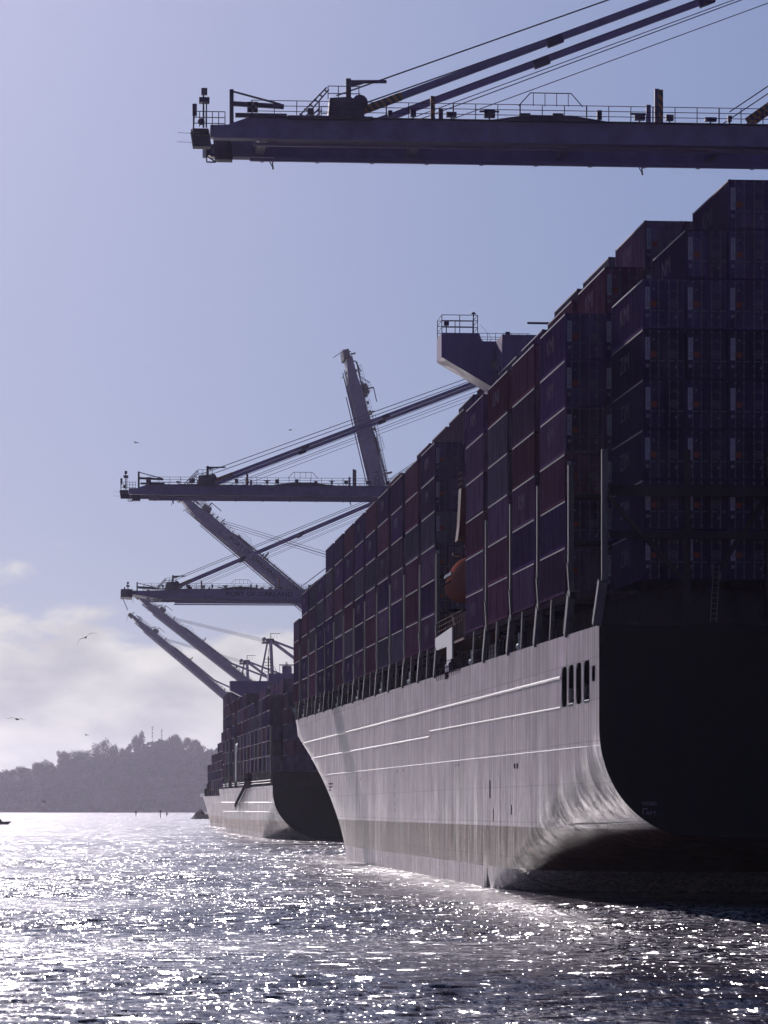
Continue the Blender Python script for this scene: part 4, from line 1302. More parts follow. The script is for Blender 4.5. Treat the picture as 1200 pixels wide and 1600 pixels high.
    # ties between the girders
    for i in range(7):
        u = 4 + i * (L - 8) / 6
        MB().prism([P(a, b) for a, b in ((u, 0.2), (u + 0.6, 0.2), (u + 0.6, gh - 0.1), (u, gh - 0.1))], ya + gw, yb).build('cross_beam', mc, root)
    # sheave housing with ladder and small jib
    for y in (ya, yb):
        u = 61.0
        s_ = MB().prism([P(a, b) for a, b in ((u, gh + 0.05), (u + 2.4, gh + 0.05), (u + 2.3, gh + 1.35), (u + 0.9, gh + 1.45), (u - 0.1, gh + 0.9))], y - 0.25, y + gw + 0.2).build('sheave_housing', md, root)
        d = MB()
        d.tube(P3(u + 0.25, y - 0.3, gh + 1.05), P3(u + 0.25, y + gw + 0.25, gh + 1.05), 0.55, 12)
        d.prism([P(a, b) for a, b in ((u - 0.6, gh - 0.12), (u + 5.2, gh - 0.12), (u + 5.2, gh + 0.06), (u - 0.6, gh + 0.06))], y - 0.6, y + 0.0)
        d.build('sheave', md, s_)
        d = MB()
        d.tube(P3(u + 4.4, y, gh + 0.1), P3(u + 2.5, y, gh + 2.1), 0.05, 5); d.tube(P3(u + 4.0, y + 0.7, gh + 0.1), P3(u + 2.3, y + 0.7, gh + 2.1), 0.05, 5)
        for i in range(6): d.bar(P3(u + 4.3 - 0.33 * i, y, gh + 0.3 + 0.33 * i), P3(u + 4.1 - 0.33 * i, y + 0.7, gh + 0.3 + 0.33 * i), 0.12, 0.05)
        for vv in (1.7, 2.2): d.tube(P3(u + 2.4, y, gh + vv), P3(u + 0.2, y, gh + vv), 0.03, 4)
        for i in range(4): d.tube(P3(u + 2.4 - 0.7 * i, y, gh + 1.3), P3(u + 2.4 - 0.7 * i, y, gh + 2.2), 0.03, 4)
        d.build('stair', md, s_)
    u = 61.6
    j = MB(); j.bar(P3(u + 0.4, ya + 0.2, gh + 1.3), P3(u + 0.4, ya + 0.2, gh + 2.75), 0.34)
    if deg < 5: j.bar(P3(u + 0.4, ya + 0.2, gh + 2.55), P3(u - 2.2, ya + 0.2, gh + 2.6), 0.2, 0.2); j.bar(P3(u + 0.2, ya + 0.2, gh + 2.3), P3(u - 0.6, ya + 0.2, gh + 2.55), 0.3, 0.22)
    else: j.bar(P3(u + 0.4, ya + 0.2, gh + 2.75), P3(u - 3.2, ya + 0.2, gh + 2.7), 0.2, 0.2)
    j.build('maintenance_jib', md, root)
    # striped rest posts
    for uu, h, m in ((HX - 23.75, 1.65, M['hazard']), (HX - 24.3, 0.8, md), (HX - 38.6, 1.3, mc), (HX - 39.45, 2.35, M['hazard']), (HX - 39.25, 2.5, mc)):
        MB().bar(P3(uu, ya + (0.15 if h != 2.5 else 0.6), gh), P3(uu, ya + (0.15 if h != 2.5 else 0.6), gh + h), 0.30, 0.3).build('stay_rest_post', m, root)
    # arched cable crossing in the middle of the railing
    a = MB(); um = HX - 31.8
    pts = [(um + 2.2, 1.0), (um + 1.4, 1.9), (um - 1.4, 1.9), (um - 2.2, 1.0)]
    for p, q in zip(pts, pts[1:]): a.tube(P3(p[0], ya - 0.35, gh + p[1]), P3(q[0], ya - 0.35, gh + q[1]), 0.035, 4)
    for i in range(4): a.tube(P3(um - 1.2 + 0.8 * i, ya - 0.35, gh + 1.0), P3(um - 1.2 + 0.8 * i, ya - 0.35, gh + 1.9), 0.025, 4)
    a.prism([P(x_, y_) for x_, y_ in ((um - 4.5, gh + 0.05), (um + 4.5, gh + 0.05), (um + 1.5, gh + 0.5), (um - 1.5, gh + 0.5))], ya + 0.15, ya + 0.9)
    a.build('cable_crossing', md, root)
    # hanging brackets
    for uu in (HX - 13.2, HX - 39.3):
        h = MB(); h.tube(P3(uu, yb + 0.5, 0.0), P3(uu - 0.05, yb + 0.5, -0.65), 0.05, 4); h.tube(P3(uu + 0.3, yb + 0.5, 0.0), P3(uu - 0.05, yb + 0.5, -0.65), 0.035, 4); h.tube(P3(uu - 0.05, yb + 0.5, -0.6), P3(uu - 0.05, yb + 0.5, -0.75), 0.07, 5)
        h.build('stop_bracket', md, root)
    # boom tip
    if style == 'A':
        for (u0_, u1_, v0_, v1_, y0_, y1_) in ((L - 0.05, L + 1.1, -0.6, 0.5, ya + 0.1, ya + 1.1), (L - 1.75, L - 0.65, -0.42, 1.2, yb - 1.2, yb - 0.1)):
            t = MB()
            for i in range(5):
                v = v0_ + (v1_ - v0_) * i / 4
                sh = (v - v0_) * 0.16
                t.prism([P(a_, b_) for a_, b_ in ((u0_ + sh, v), (u1_ + sh * 0.6, v), (u1_ + sh * 0.6, v + 0.12), (u0_ + sh, v + 0.12))], y0_, y1_)
            for (uu) in (u0_, (u0_ + u1_) / 2, u1_):
                for y_ in (y0_, y1_):
                    t.bar(P3(uu, y_, v0_), P3(uu + 0.18, y_, v1_ + 0.05), 0.08)
            t.prism([P(a_, b_) for a_, b_ in ((u0_ + 0.05, v0_), (u1_ - 0.02, v0_), (u1_ + 0.1, v1_), (u0_ + 0.18, v1_))], y1_ - 0.05, y1_)
            t.prism([P(a_, b_) for a_, b_ in ((u0_ + 0.06, v0_ + 0.1), (u1_ - 0.05, v0_ + 0.1), (u1_ + 0.05, v1_ - 0.4), (u0_ + 0.16, v1_ - 0.4))], y0_ + 0.02, y0_ + 0.07)
            t.build('tip_platform', md, root)
        t = MB()
        for (ua, va, ub, vb) in ((L, -0.4, L, 1.2), (L - 0.62, -0.4, L - 0.62, 1.2), (L, -0.4, L - 0.62, -0.4), (L, 0.1, L - 0.62, 0.1), (L, 0.1, L - 0.62, 1.0), (L, 0.05, L - 0.62, -0.4)):
            t.bar(P3(ua, yb, va), P3(ub, yb, vb), 0.09)
        t.build('tip_frame', md, root)
        MB().prism([P(a_, b_) for a_, b_ in ((L - 0.7, 0.1), (L + 0.25, 0.1), (L + 0.25, 0.9), (L - 0.7, 0.9))], yb + 1.15, yb + 1.25).build('tip_panel', M['white'], root)
    else:
        t = MB()
        t.prism([P(a_, b_) for a_, b_ in ((L - 0.5, 0.2), (L + 1.8, 0.4), (L + 1.8, 1.9), (L - 0.5, 1.9))], ya - 0.2, yb + gw + 0.2)
        t.bar(P3(L + 1.5, ya, 0.3), P3(L + 0.45, ya, -2.3), 0.14)
        t.build('tip_platform', md, root)
        MB().prism([P(a_, b_) for a_, b_ in ((L - 6.4, -0.12), (L + 0.2, 1.0), (L + 0.2, 1.06), (L - 6.4, -0.06))], ya + 0.05, yb + 1.0).build('tip_soffit', M['white'], root)  # white stands in for the water's glint under the boom tip
    # lamps, aerials and service jib on the tip
    t = MB()
    t.bar(P3(L + 0.45, ya + 0.3, 0.7), P3(L + 0.45, ya + 0.3, 3.1), 0.12); t.bar(P3(L + 0.25, ya + 0.3, 0.7), P3(L + 0.25, ya + 0.3, 2.6), 0.09)
    t.box(*(lambda c: (c[0] - 0.35, c[0] + 0.35, c[1] - 0.3, c[1] + 0.3, c[2] - 0.18, c[2] + 0.18))(P3(L + 0.4, ya + 0.3, 2.55)))
    t.box(*(lambda c: (c[0] - 0.2, c[0] + 0.2, c[1] - 0.2, c[1] + 0.2, c[2] - 0.22, c[2] + 0.22))(P3(L + 0.4, ya + 0.3, 3.15)))
    t.bar(P3(L + 1.15, ya + 0.3, 0.2), P3(L + 1.05, ya + 0.3, 2.2), 0.1); t.bar(P3(L + 1.05, ya + 0.3, 1.5), P3(L + 1.05, ya + 0.3, 2.3), 0.3)
    t.sphere(P3(L + 0.6, ya + 0.2, 1.1), 0.25, 0.25, 0.25)
    t.build('navigation_lamp', md, root)
    t = MB(); t.tube(P3(L + 1.0, ya + 0.3, 0.3), P3(L + 2.2, ya + 0.3, 0.35), 0.014, 4); t.tube(P3(L + 1.0, ya + 0.6, -0.25), P3(L + 2.25, ya + 0.6, -0.22), 0.014, 4)
    t.build('whip_aerial', md, root)
    t = MB()
    for v in (0.95, 1.35, 1.75): t.tube(P3(L + 1.15, ya, v), P3(L - 1.0, ya, v), 0.03, 4)
    for i in range(6): t.tube(P3(L + 1.15 - 0.43 * i, ya, 0.7), P3(L + 1.15 - 0.43 * i, ya, 1.75), 0.03, 4)
    t.build('tip_railing', md, root)
    t = MB()
    if deg < 5:
        t.bar(P3(L - 1.45, ya + 0.2, 0.7), P3(L - 1.45, ya + 0.2, 3.3), 0.28)
        t.bar(P3(L - 1.45, ya + 0.2, 2.35), P3(L - 5.0, ya + 0.2, 2.2), 0.28, 0.3)
        t.bar(P3(L - 1.45, ya + 0.2, 3.2), P3(L - 4.8, ya + 0.2, 2.35), 0.1, 0.12)
    else:
        t.bar(P3(L - 1.45, ya + 0.2, 0.7), P3(L - 1.45, ya + 0.2, 2.9), 0.25); t.bar(P3(L - 1.45, ya + 0.2, 2.8), P3(L - 4.2, ya + 0.2, 3.6), 0.22)
    t.bar(P3(L - 1.7, ya + 0.2, gh + 0.15), P3(L - 5.2, ya + 0.2, gh + 0.15), 0.3, 0.28)
    t.build('service_jib', md, root)
    if tip_sign:
        sg = MB().box(*(lambda c: (c[0], c[0] + 0.72, c[1] - 0.06, c[1], c[2] - 0.72, c[2]))(P3(L - 2.5, ya, 2.45))).build('checkered_board', M['dull_white'], root)
        c = P3(L - 2.5, ya, 2.45)
        for i in range(3):
            for k in range(3):
                if (i + k) % 2 == 0:
                    MB().box(c[0] + 0.24 * i, c[0] + 0.24 * (i + 1), c[1] - 0.085, c[1] - 0.062, c[2] - 0.24 * (k + 1), c[2] - 0.24 * k).build('check', M['black'], sg)
    if letters:
        size, uc = letters
        me = text_mesh('PORT OF OAKLAND', size, M['black'], 0.004, xscale=1.12)
        o = bpy.data.objects.new('girder_lettering', me); col.objects.link(o); o.parent = root
        p = Vector(P3(uc, ya - 0.012, gh * 0.5)) - Vector(root.location)
        o.location = p
        o.rotation_euler = (R(90), th, 0)
    # mast and back structure
    for y in (ya + 0.2, yb + 0.2):
        MB().bar((HX - 0.5, y + 0.5, hz), (APX + 0.6, y + 0.5, APZ), 1.0, 1.1).build('mast_leg', mc, root)
        MB().bar((APX - 5.5, y + 0.5, hz + gh), (APX - 0.6, y + 0.5, APZ), 0.45).build('mast_strut', mc, root)
        MB().bar((APX + 0.8, y + 0.5, APZ), (113.0, y + 0.5, hz + 2.2), 0.8).build('backstay', mc, root)
        MB().bar((APX + 0.8, y + 0.5, APZ + 0.3), (121.5, y + 0.5, hz + 12.0), 0.5).build('backstay', mc, root)
        MB().box(HX, 126, y - 0.2, y + gw - 0.2, hz, hz + 2.0).build('main_girder', mc, root)
    MB().box(APX - 1.2, APX + 1.8, ya + 0.2, yb + 1.2, APZ - 1.2, APZ + 0.8).build('mast_head', md, root)
    t = MB(); t.tube((APX - 2.2, ya + 0.6, APZ + 0.6), (APX - 2.2, yb + 0.8, APZ + 0.6), 0.8, 10); t.box(APX - 3.0, APX - 0.8, ya + 0.2, yb + 1.2, APZ - 1.1, APZ - 0.5)
    t.build('mast_sheave', md, root)
    t = MB(); t.bar((APX + 0.5, ya + 0.5, APZ + 0.8), (APX + 0.5, ya + 0.5, APZ + 3.0), 0.25); t.bar((APX + 0.3, ya + 0.5, APZ + 2.9), (APX + 4.5, ya + 0.5, APZ + 2.9), 0.22)
    for i in range(4): t.tube((APX + i, ya + 0.3, APZ + 0.8), (APX + i, ya + 0.3, APZ + 2.0), 0.04, 4)
    t.build('mast_jib', md, root)
    MB().box(96, 113, ya - 1.5, yb + 2.6, hz + 2.05, hz + 7.5).build('machinery_house', mc, root)
    for x in (84.0, 114.5):
        for y in (Y - 5.5, Y + gauge + 5.5):
            MB().box(x - 0.9, x + 0.9, y - 0.8, y + 0.8, 4.4, hz).build('leg', mc, root)
            bg_ = MB()
            for i in range(4): bg_.tube((x - 0.3, y - 2.1 + i * 1.4, 3.45), (x + 0.3, y - 2.1 + i * 1.4, 3.45), 0.42, 10)
            bg_.box(x - 0.5, x + 0.5, y - 2.6, y + 2.6, 3.7, 4.4)
            bg_.build('wheel_bogie', md, root)
        MB().box(x - 0.7, x + 0.7, Y - 4.7, Y + gauge + 4.7, 6.0, 7.6).build('sill_beam', mc, root)
        MB().box(x - 0.7, x + 0.7, Y - 4.7, Y + gauge + 4.7, hz - 2.2, hz - 0.1).build('cross_girder', mc, root)
    for y in (Y - 5.5, Y + gauge + 5.5):
        MB().box(84.9, 113.6, y - 0.5, y + 0.5, 16.5, 18.2).build('portal_beam', mc, root)
        MB().bar((85.0, y, 18.3), (113.5, y, hz - 1), 0.8).build('portal_brace', mc, root)
    MB().box(87.0, 93.0, ya + 1.2, yb - 0.2, hz - 2.6, hz - 0.9).build('trolley', md, root)
    cb = MB().box(86.0, 88.5, ya + 2, ya + 5, hz - 5.4, hz - 2.7).build('operator_cab', M['house'], root)
    MB().box(85.96, 86.0, ya + 2.2, ya + 4.8, hz - 5.0, hz - 3.2).build('cab_window', M['glass'], cb)
    return root

crane(240.0, 0, 'nearest quay crane, its horizontal boom crossing the top of the picture', 'A', tip_sign=True, L=71.4)
crane(513.0, 0, 'second quay crane with its boom lowered at mid height over the ship', 'A', tip_sign=True, L=73.4)
crane(869.0, 76.7, 'quay crane with its boom raised almost upright behind the near containers', 'B', letters=(1.7, 33), L=70.8, hz=48.0)
crane(1001.0, 40.1, 'quay crane with lettered boom slanting down right below the second crane', 'B', letters=(1.7, 43), L=69.7, hz=48.0)
crane(712.0, 0, 'quay crane with a lowered boom lettered in dark capitals', 'B', letters=(1.3, 44.6), L=70.6, hz=48.0)
crane(1473.0, 37.9, 'quay crane with slanting boom and tall mast above the second ship', 'B', L=73.2, hz=48.0, detail=1)
crane(1686.0, 40.1, 'farthest quay crane, its slanting boom lowest against the cloud', 'B', L=75.3, hz=48.0, detail=1)

# ------------------------------------------------------------------ second and third ship
def simple_container(c, length=CL):
    b = BODY[c]
    bm = bmesh.new()
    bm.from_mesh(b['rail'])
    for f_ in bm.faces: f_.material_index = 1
    for k in ('frame', 'side', 'side2', 'roof', 'end'): bm.from_mesh(b[k])
    mb2 = MB().box(0.1, CW - 0.1, CL - 0.1, CL - 0.04, 0.1, CH - 0.1).mesh('tmp', None)
    bm.from_mesh(mb2)
    me = bpy.data.meshes.new('shipping_container_far_' + c); bm.to_mesh(me); bm.free()
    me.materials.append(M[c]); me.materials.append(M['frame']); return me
FAR = {c: simple_container(c) for c in BODY}
def far_container(c, x, y, z, label, group, sy=1.0):
    o = bpy.data.objects.new('shipping_container', FAR[c]); col.objects.link(o)
    o.location = (x, y, z); o.scale = (1, sy, 1)
    tag(o, label, 'container', group)

SHIP2 = thing('container_ship', 'second container ship, moored ahead of the large near ship', 'ship', (55.5, 664.0, 0))
H2 = Hull(35.5, 40.0, 664.0, 44.0, 10.2, 0.003, 880.0, 925.0, 970.0, 985.0, 7.6)
H2.tzs = [(0, 9.0), (0.3, 6.6), (0.6, 3.6), (1, -1.0), (1.3, -4)]; H2.tzb = [(0, -0.8), (0.5, -2.5), (1, -6), (1.3, -10)]; H2.ta = [(0, 13), (1, 12), (1.3, 10)]; H2.zk = 9.1
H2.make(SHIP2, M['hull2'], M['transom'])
strake(H2, SHIP2, 668, 918, lambda y: 7.0 + 0.002 * (y - 668), 0.09, M['strake'])
strake(H2, SHIP2, 672, 905, lambda y: 5.2, 0.06, M['strake'])
B2 = lambda y: 13.1 + 0.0048 * (y - 673)
BAYS2 = [(661.0, 1, 5, 'bay by the stern'), (674.5, 0, 5, 'first bay from its stern'), (690.0, 0, 5, 'second bay from its stern'), (706.0, 0, 5, 'third bay from its stern'), (722.0, 0, 4, 'fourth bay from its stern'),
         (738.5, 0, 5, 'fifth bay from its stern'), (755.0, 0, 5, 'sixth bay from its stern'), (771.0, 0, 6, 'seventh bay from its stern'), (787.5, 0, 6, 'eighth bay from its stern'),
         (804.0, 0, 6, 'bay just aft of its bridge'), (833.0, 0, 6, 'bay just ahead of its bridge'), (867.0, 0, 7, 'second bay from its bow'), (888.6, 0, 7, 'foremost bay')]
hid2 = MB()
for bi, (y, r0, n, phrase) in enumerate(BAYS2):
    for k in range(n):
        c = crng.choices(['navy', 'purple', 'maroon', 'slate'], [4, 4, 3, 2])[0]
        far_container(c, 35.5 + r0 * PITCH_X, y, B2(y) + k * PITCH_Z, '%s container on the second ship, %s tier, %s' % (COLWORD[c], ORD[k], phrase), 'containers stacked on the second ship', 1.0)
    rows = range(r0 + 1, 16)
    top = {0: 5, 1: 6, 2: 6, 3: 6, 4: 6, 5: 6, 6: 6, 7: 6, 8: 6, 9: 6, 10: 6, 11: 7, 12: 7}[bi]
    for r in rows:
        tt = top if r > 1 + (bi < 3) else min(top, n + 1)
        if bi == 12: tt = n
        for k in range(tt):
            if r < r0 + 3 or k == tt - 1:
                hid2.box(35.5 + r * PITCH_X + 0.02, 35.5 + r * PITCH_X + CW, y + 0.05, y + CL - 0.1, B2(y) + k * PITCH_Z + 0.03, B2(y) + (k + 1) * PITCH_Z)
tag(hid2.build('inner_containers', M['purple']), 'dark containers packed inboard on the second ship', 'containers', kind='stuff')
for i, (y, r0, n, phrase) in enumerate(BAYS2[1:]):
    mb = MB()
    mb.box(35.5, 35.9, y - 2.2, y - 1.5, H2.deck_z(y), B2(y) + 8.5)
    mb.build('lashing_bridge', M['steel'], SHIP2)
    MB().box(35.55, 35.85, y + 6, y + 6.4, H2.deck_z(y), B2(y)).build('stanchion', M['steel'], SHIP2)
    mb = MB(); mb.tube((35.5, y - 2, H2.deck_z(y) + 1.1), (35.5, y + 13.5, H2.deck_z(y) + 1.15), 0.05, 4); mb.tube((35.5, y - 2, H2.deck_z(y) + 0.6), (35.5, y + 13.5, H2.deck_z(y) + 0.65), 0.05, 4)
    mb.build('deck_rail', M['steel'], SHIP2)
MB().box(37.5, 74, 672, 905, 10.0, 12.9).build('hatch_coaming', M['dark_steel'], SHIP2)
MB().box(38.2, 73, 818.5, 830, 10.0, 34.8).build('accommodation_block', M['house'], SHIP2)
w = MB(); w.prism([(33.9, 35.4), (77.0, 35.4), (77.0, 32.6), (74.5, 31.9), (36.4, 31.9), (33.9, 33.2)], 818.0, 822.5)
wo = w.build('bridge', M['house'], SHIP2)
for i in range(14): MB().box(42.6 + 2.2 * i, 44.4 + 2.2 * i, 817.92, 818.0, 33.6, 34.7).build('window', M['glass'], wo)
mi = MB().box(42.8, 66, 818.6, 826, 35.4, 37.2).build('monkey_island', M['house'], SHIP2)
mb = MB()
mb.bar((42.9, 821, 37.2), (42.9, 821, 41.2), 0.3)
for i in range(5): mb.bar((42.0, 821, 37.6 + 0.75 * i), (43.8, 821, 37.6 + 0.75 * i), 0.12)
mb.tube((42.9, 821, 41.2), (42.9, 821, 43.0), 0.06, 5); mb.tube((42.9, 821, 40.8), (45.2, 821, 37.2), 0.05, 4)
mb.build('radar_mast', M['crane_dark'], SHIP2)
mb = MB(); mb.tube((47.2, 821, 37.2), (47.2, 821, 39.0), 1.1, 10); mb.box(45.4, 49.5, 820.8, 821.2, 39.1, 39.35); mb.tube((47.2, 821, 39), (47.2, 821, 39.9), 0.12, 6)
mb.build('satellite_dome', M['house'], SHIP2)
mb = MB()
for i in range(12): mb.tube((44 + i * 1.4, 819, 37.2), (44 + i * 1.4, 819, 38.0 + (i * 7 % 5) * 0.45), 0.05, 4)
mb.build('aerial', M['crane_dark'], SHIP2)
# lifeboats and gangway of the second ship
def small_boat(y, z, label):
    root = thing('lifeboat', label, 'lifeboat', (36.6, y, z))
    mb = MB(); mb.sphere((36.6, y, z + 1.3), 1.25, 3.6, 1.35, 10, 8); mb.build('hull', M['white'], root, smooth=True)
    MB().box(36.3, 37.2, y - 1.3, y + 1.3, z + 2.3, z + 3.1).build('canopy', M['white'], root)
small_boat(824.5, 18.8, 'white lifeboat high on the second ship beside its bridge')
mb = MB(); mb.prism_x([(826, 12.2), (829, 12.2), (829, 21.0), (826, 21.0)], 35.6, 35.9)
mb.build('side_screen', M['white'], SHIP2)
gw_ = thing('gangway', 'dark stowed gangway hanging over the side of the second ship', 'gangway', (35.2, 775, 6.5))
MB().bar((35.1, 762, 11.2), (34.9, 812, 6.6), 0.5, 0.9).build('walkway', M['dark_steel'], gw_)
MB().bar((34.8, 757, 10.2), (34.6, 806, 5.7), 0.2, 0.3).build('handrail', M['steel'], gw_)
MB().box(34.8, 36.2, 752, 766, 10.3, 13.4).build('platform', M['dark_steel'], gw_)

SHIP3 = thing('container_ship', 'farthest container ship, only its bow quarter showing past the second ship', 'ship', (62, 1010, 0))
H3 = Hull(44.0, 36.0, 1010.0, 44.0, 9.8, 0.002, 1225.0, 1300.0, 1330.0, 1350.0, 7.4)
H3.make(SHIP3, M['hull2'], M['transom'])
BAYS3 = [(1118.0, 6, 'nearest bay'), (1134.0, 5, 'second bay'), (1150.0, 5, 'third bay'), (1168.0, 3, 'fourth bay'), (1186.0, 4, 'fifth bay'), (1204.0, 4, 'sixth bay'), (1242.0, 3, 'seventh bay')]
for (y, n, phrase) in BAYS3:
    for k in range(n):
        c = crng.choices(['navy', 'purple', 'maroon', 'slate'], [4, 4, 3, 2])[0]
        far_container(c, 44.0, y, 12.6 + k * PITCH_Z, '%s container on the farthest ship, %s tier, %s' % (COLWORD[c], ORD[k], phrase), 'containers stacked on the farthest ship')
    mb = MB()
    for r in range(1, 5): mb.box(44 + r * PITCH_X, 44 + r * PITCH_X + CW, y, y + CL, 12.6, 12.6 + (n if r > 2 else n - 1 + r % 2) * PITCH_Z)
    tag(mb.build('inner_containers', M['maroon']), 'dark containers inboard on the farthest ship, %s' % phrase, 'containers', kind='stuff')
    MB().box(44.0, 44.3, y + 13, y + 13.5, 9.7, 12.6 + 3).build('stanchion', M['steel'], SHIP3)
MB().box(45.5, 78, 1030, 1290, 9.5, 12.5).build('hatch_coaming', M['dark_steel'], SHIP3)
mb = MB(); mb.bar((45.5, 1302, 10.2), (45.5, 1302, 15), 0.4); mb.box(44.5, 46.5, 1299, 1304, 10.2, 13.2)
mb.build('fore_mast', M['dark_steel'], SHIP3)
MB().prism_x([(1296, 10.2), (1345, 10.4), (1345, 11.6), (1296, 11.4)], 44.3, 44.5).build('bow_bulwark', M['steel'], SHIP3)

# ------------------------------------------------------------------ far shore
M['soil'] = paint('hill_soil', (0.06, 0.055, 0.045), 0.95, 0.3, (0.05, 0.05, 0.05), spec=0.1)
M['leaf'] = plain('eucalyptus_leaves', (0.045, 0.06, 0.035), 0.8, 0.2)
M['bark'] = plain('bark', (0.09, 0.07, 0.055), 0.9, 0.2)
D0 = 5900.0
KX = D0 / FPX
def sky_x(px): return (px - 129.5) * KX            # picture column -> metres along the ridge (at the ridge's distance)
def sky_z(py): return (1264 - py) * KX + CAM_H
PROFILE = [(-1400, 1262), (-900, 1245), (-500, 1228), (-200, 1216), (0, 1213), (24, 1209), (60, 1202), (90, 1199), (102, 1186), (144, 1186), (165, 1182), (185, 1181), (207, 1176), (223, 1166), (240, 1163), (258, 1163), (285, 1167), (321, 1174), (345, 1176), (420, 1180), (560, 1190), (900, 1222), (1500, 1260)]
def ridge_z(x):
    px = x / KX + 129.5
    for (a, ya), (b, yb) in zip(PROFILE, PROFILE[1:]):
        if px <= b:
            t = max(0, (px - a) / (b - a)); return sky_z(ya + (yb - ya) * t)
    return 3.0
def hill_z(x, y):
    t = (y - 5770) / 230.0
    h = ridge_z(x)
    if t < 0: return -1.5 + 1.5 * max(-1, t)
    if t < 1: f = smooth01(t) ** 0.8
    else: f = max(0.0, 1 - ((t - 1) / 1.8) ** 2)
    n = 2.5 * math.sin(x * 0.07 + y * 0.03) + 1.5 * math.sin(x * 0.17 - y * 0.11)
    return -1.5 + (h + 1.5) * f + n * min(1, t) * min(f, 1 - 0.5 * f)
def hill():
    v, f = [], []
    xs = np.linspace(-1660, 1520, 190); ys = np.linspace(5755, 6420, 44)
    for y in ys:
        for x in xs: v.append((x, y, hill_z(x, y)))
    n = len(xs)
    for j in range(len(ys) - 1):
        for i in range(n - 1): f.append((j * n + i, j * n + i + 1, (j + 1) * n + i + 1, (j + 1) * n + i))
    me = bpy.data.meshes.new('hill'); me.from_pydata(v, [], f)
    me.polygons.foreach_set('use_smooth', [True] * len(me.polygons)); me.materials.append(M['soil'])
    o = bpy.data.objects.new('hill', me); col.objects.link(o); tag(o, kind='structure')
hill()

def crown_faces(rg, c, rx, rz, n, leaf, lobes=6):
    """leaf-clump triangles spread through several uneven lobes"""
    V = []; 
    cs = [(c[0] + rg.uniform(-0.6, 0.6) * rx, c[1] + rg.uniform(-0.5, 0.5) * rx, c[2] + rg.uniform(-0.55, 0.6) * rz, rg.uniform(0.35, 0.62)) for _ in range(lobes)]
    for i in range(n):
        lx, ly, lz, ls = cs[i % lobes]
        while True:
            p = (rg.uniform(-1, 1), rg.uniform(-1, 1), rg.uniform(-1, 1))
            d = math.sqrt(p[0] ** 2 + p[1] ** 2 + p[2] ** 2)
            if 0.3 < d < 1: break
        o = Vector((lx + p[0] * rx * ls, ly + p[1] * rx * ls, lz + p[2] * rz * ls))
        a = Vector((rg.gauss(0, 1), rg.gauss(0, 1), rg.gauss(0, 1))).normalized() * leaf * rg.uniform(0.6, 1.3)
        b = Vector((rg.gauss(0, 1), rg.gauss(0, 1), rg.gauss(0, 1))).normalized() * leaf * rg.uniform(0.6, 1.3)
        V.append((o - a * 0.5, o + a * 0.5, o + b))
    return V
def tri_mesh(name, tris, mat):
    v = []; f = []
    for t in tris:
        b = len(v); v += [tuple(p) for p in t]; f.append((b, b + 1, b + 2))
    me = bpy.data.meshes.new(name); me.from_pydata(v, [], f); me.materials.append(mat); return me

TREES = [  # picture column, top row, crown half width px, height px, label
    (12, 1203, 10, 14, 'low round tree at the left end of the skyline ridge'),
    (36, 1195, 12, 18, 'broad low tree on the ridge above the left shore'),
    (60, 1189, 10, 18, 'rounded tree just left of the tall feathery pair'),
    (74, 1185, 8, 22, 'feathery taller tree left of the big dome-shaped grove'),
    (98, 1171, 8, 28, 'steep left tree of the big dome-shaped grove'),
    (116, 1169, 12, 28, 'middle tree of the big dome-shaped grove'),
    (134, 1169, 11, 26, 'right tree of the big dome-shaped grove'),
    (152, 1158, 8, 34, 'left half of the tall pointed tree mass'),
    (166, 1150, 8, 40, 'tallest pointed tree left of the ridge notch'),
    (177, 1160, 6, 30, 'right shoulder of the tall pointed tree mass'),
    (194, 1166, 7, 20, 'small tree in the notch of the ridge'),
    (202, 1160, 4, 26, 'thin leaning tree right of the ridge notch'),
    (212, 1146, 6, 34, 'bushy tall tree left of the white building'),
    (219, 1139, 6, 40, 'tallest column tree beside the white building'),
    (257, 1152, 10, 20, 'rounded tree below the right radio mast'),
    (271, 1144, 9, 32, 'high feathery tree right of the radio masts'),
    (280, 1149, 6, 28, 'shoulder tree right of the high feathery tree'),
    (295, 1150, 7, 26, 'spiky tree left of the sky gap on the ridge'),
    (305, 1152, 6, 24, 'spiky tree right of the sky gap on the ridge'),
    (316, 1157, 6, 22, 'last open-crowned tree before the far ship'),
    (335, 1169, 10, 14, 'low tree right beside the far ship stack'),
]
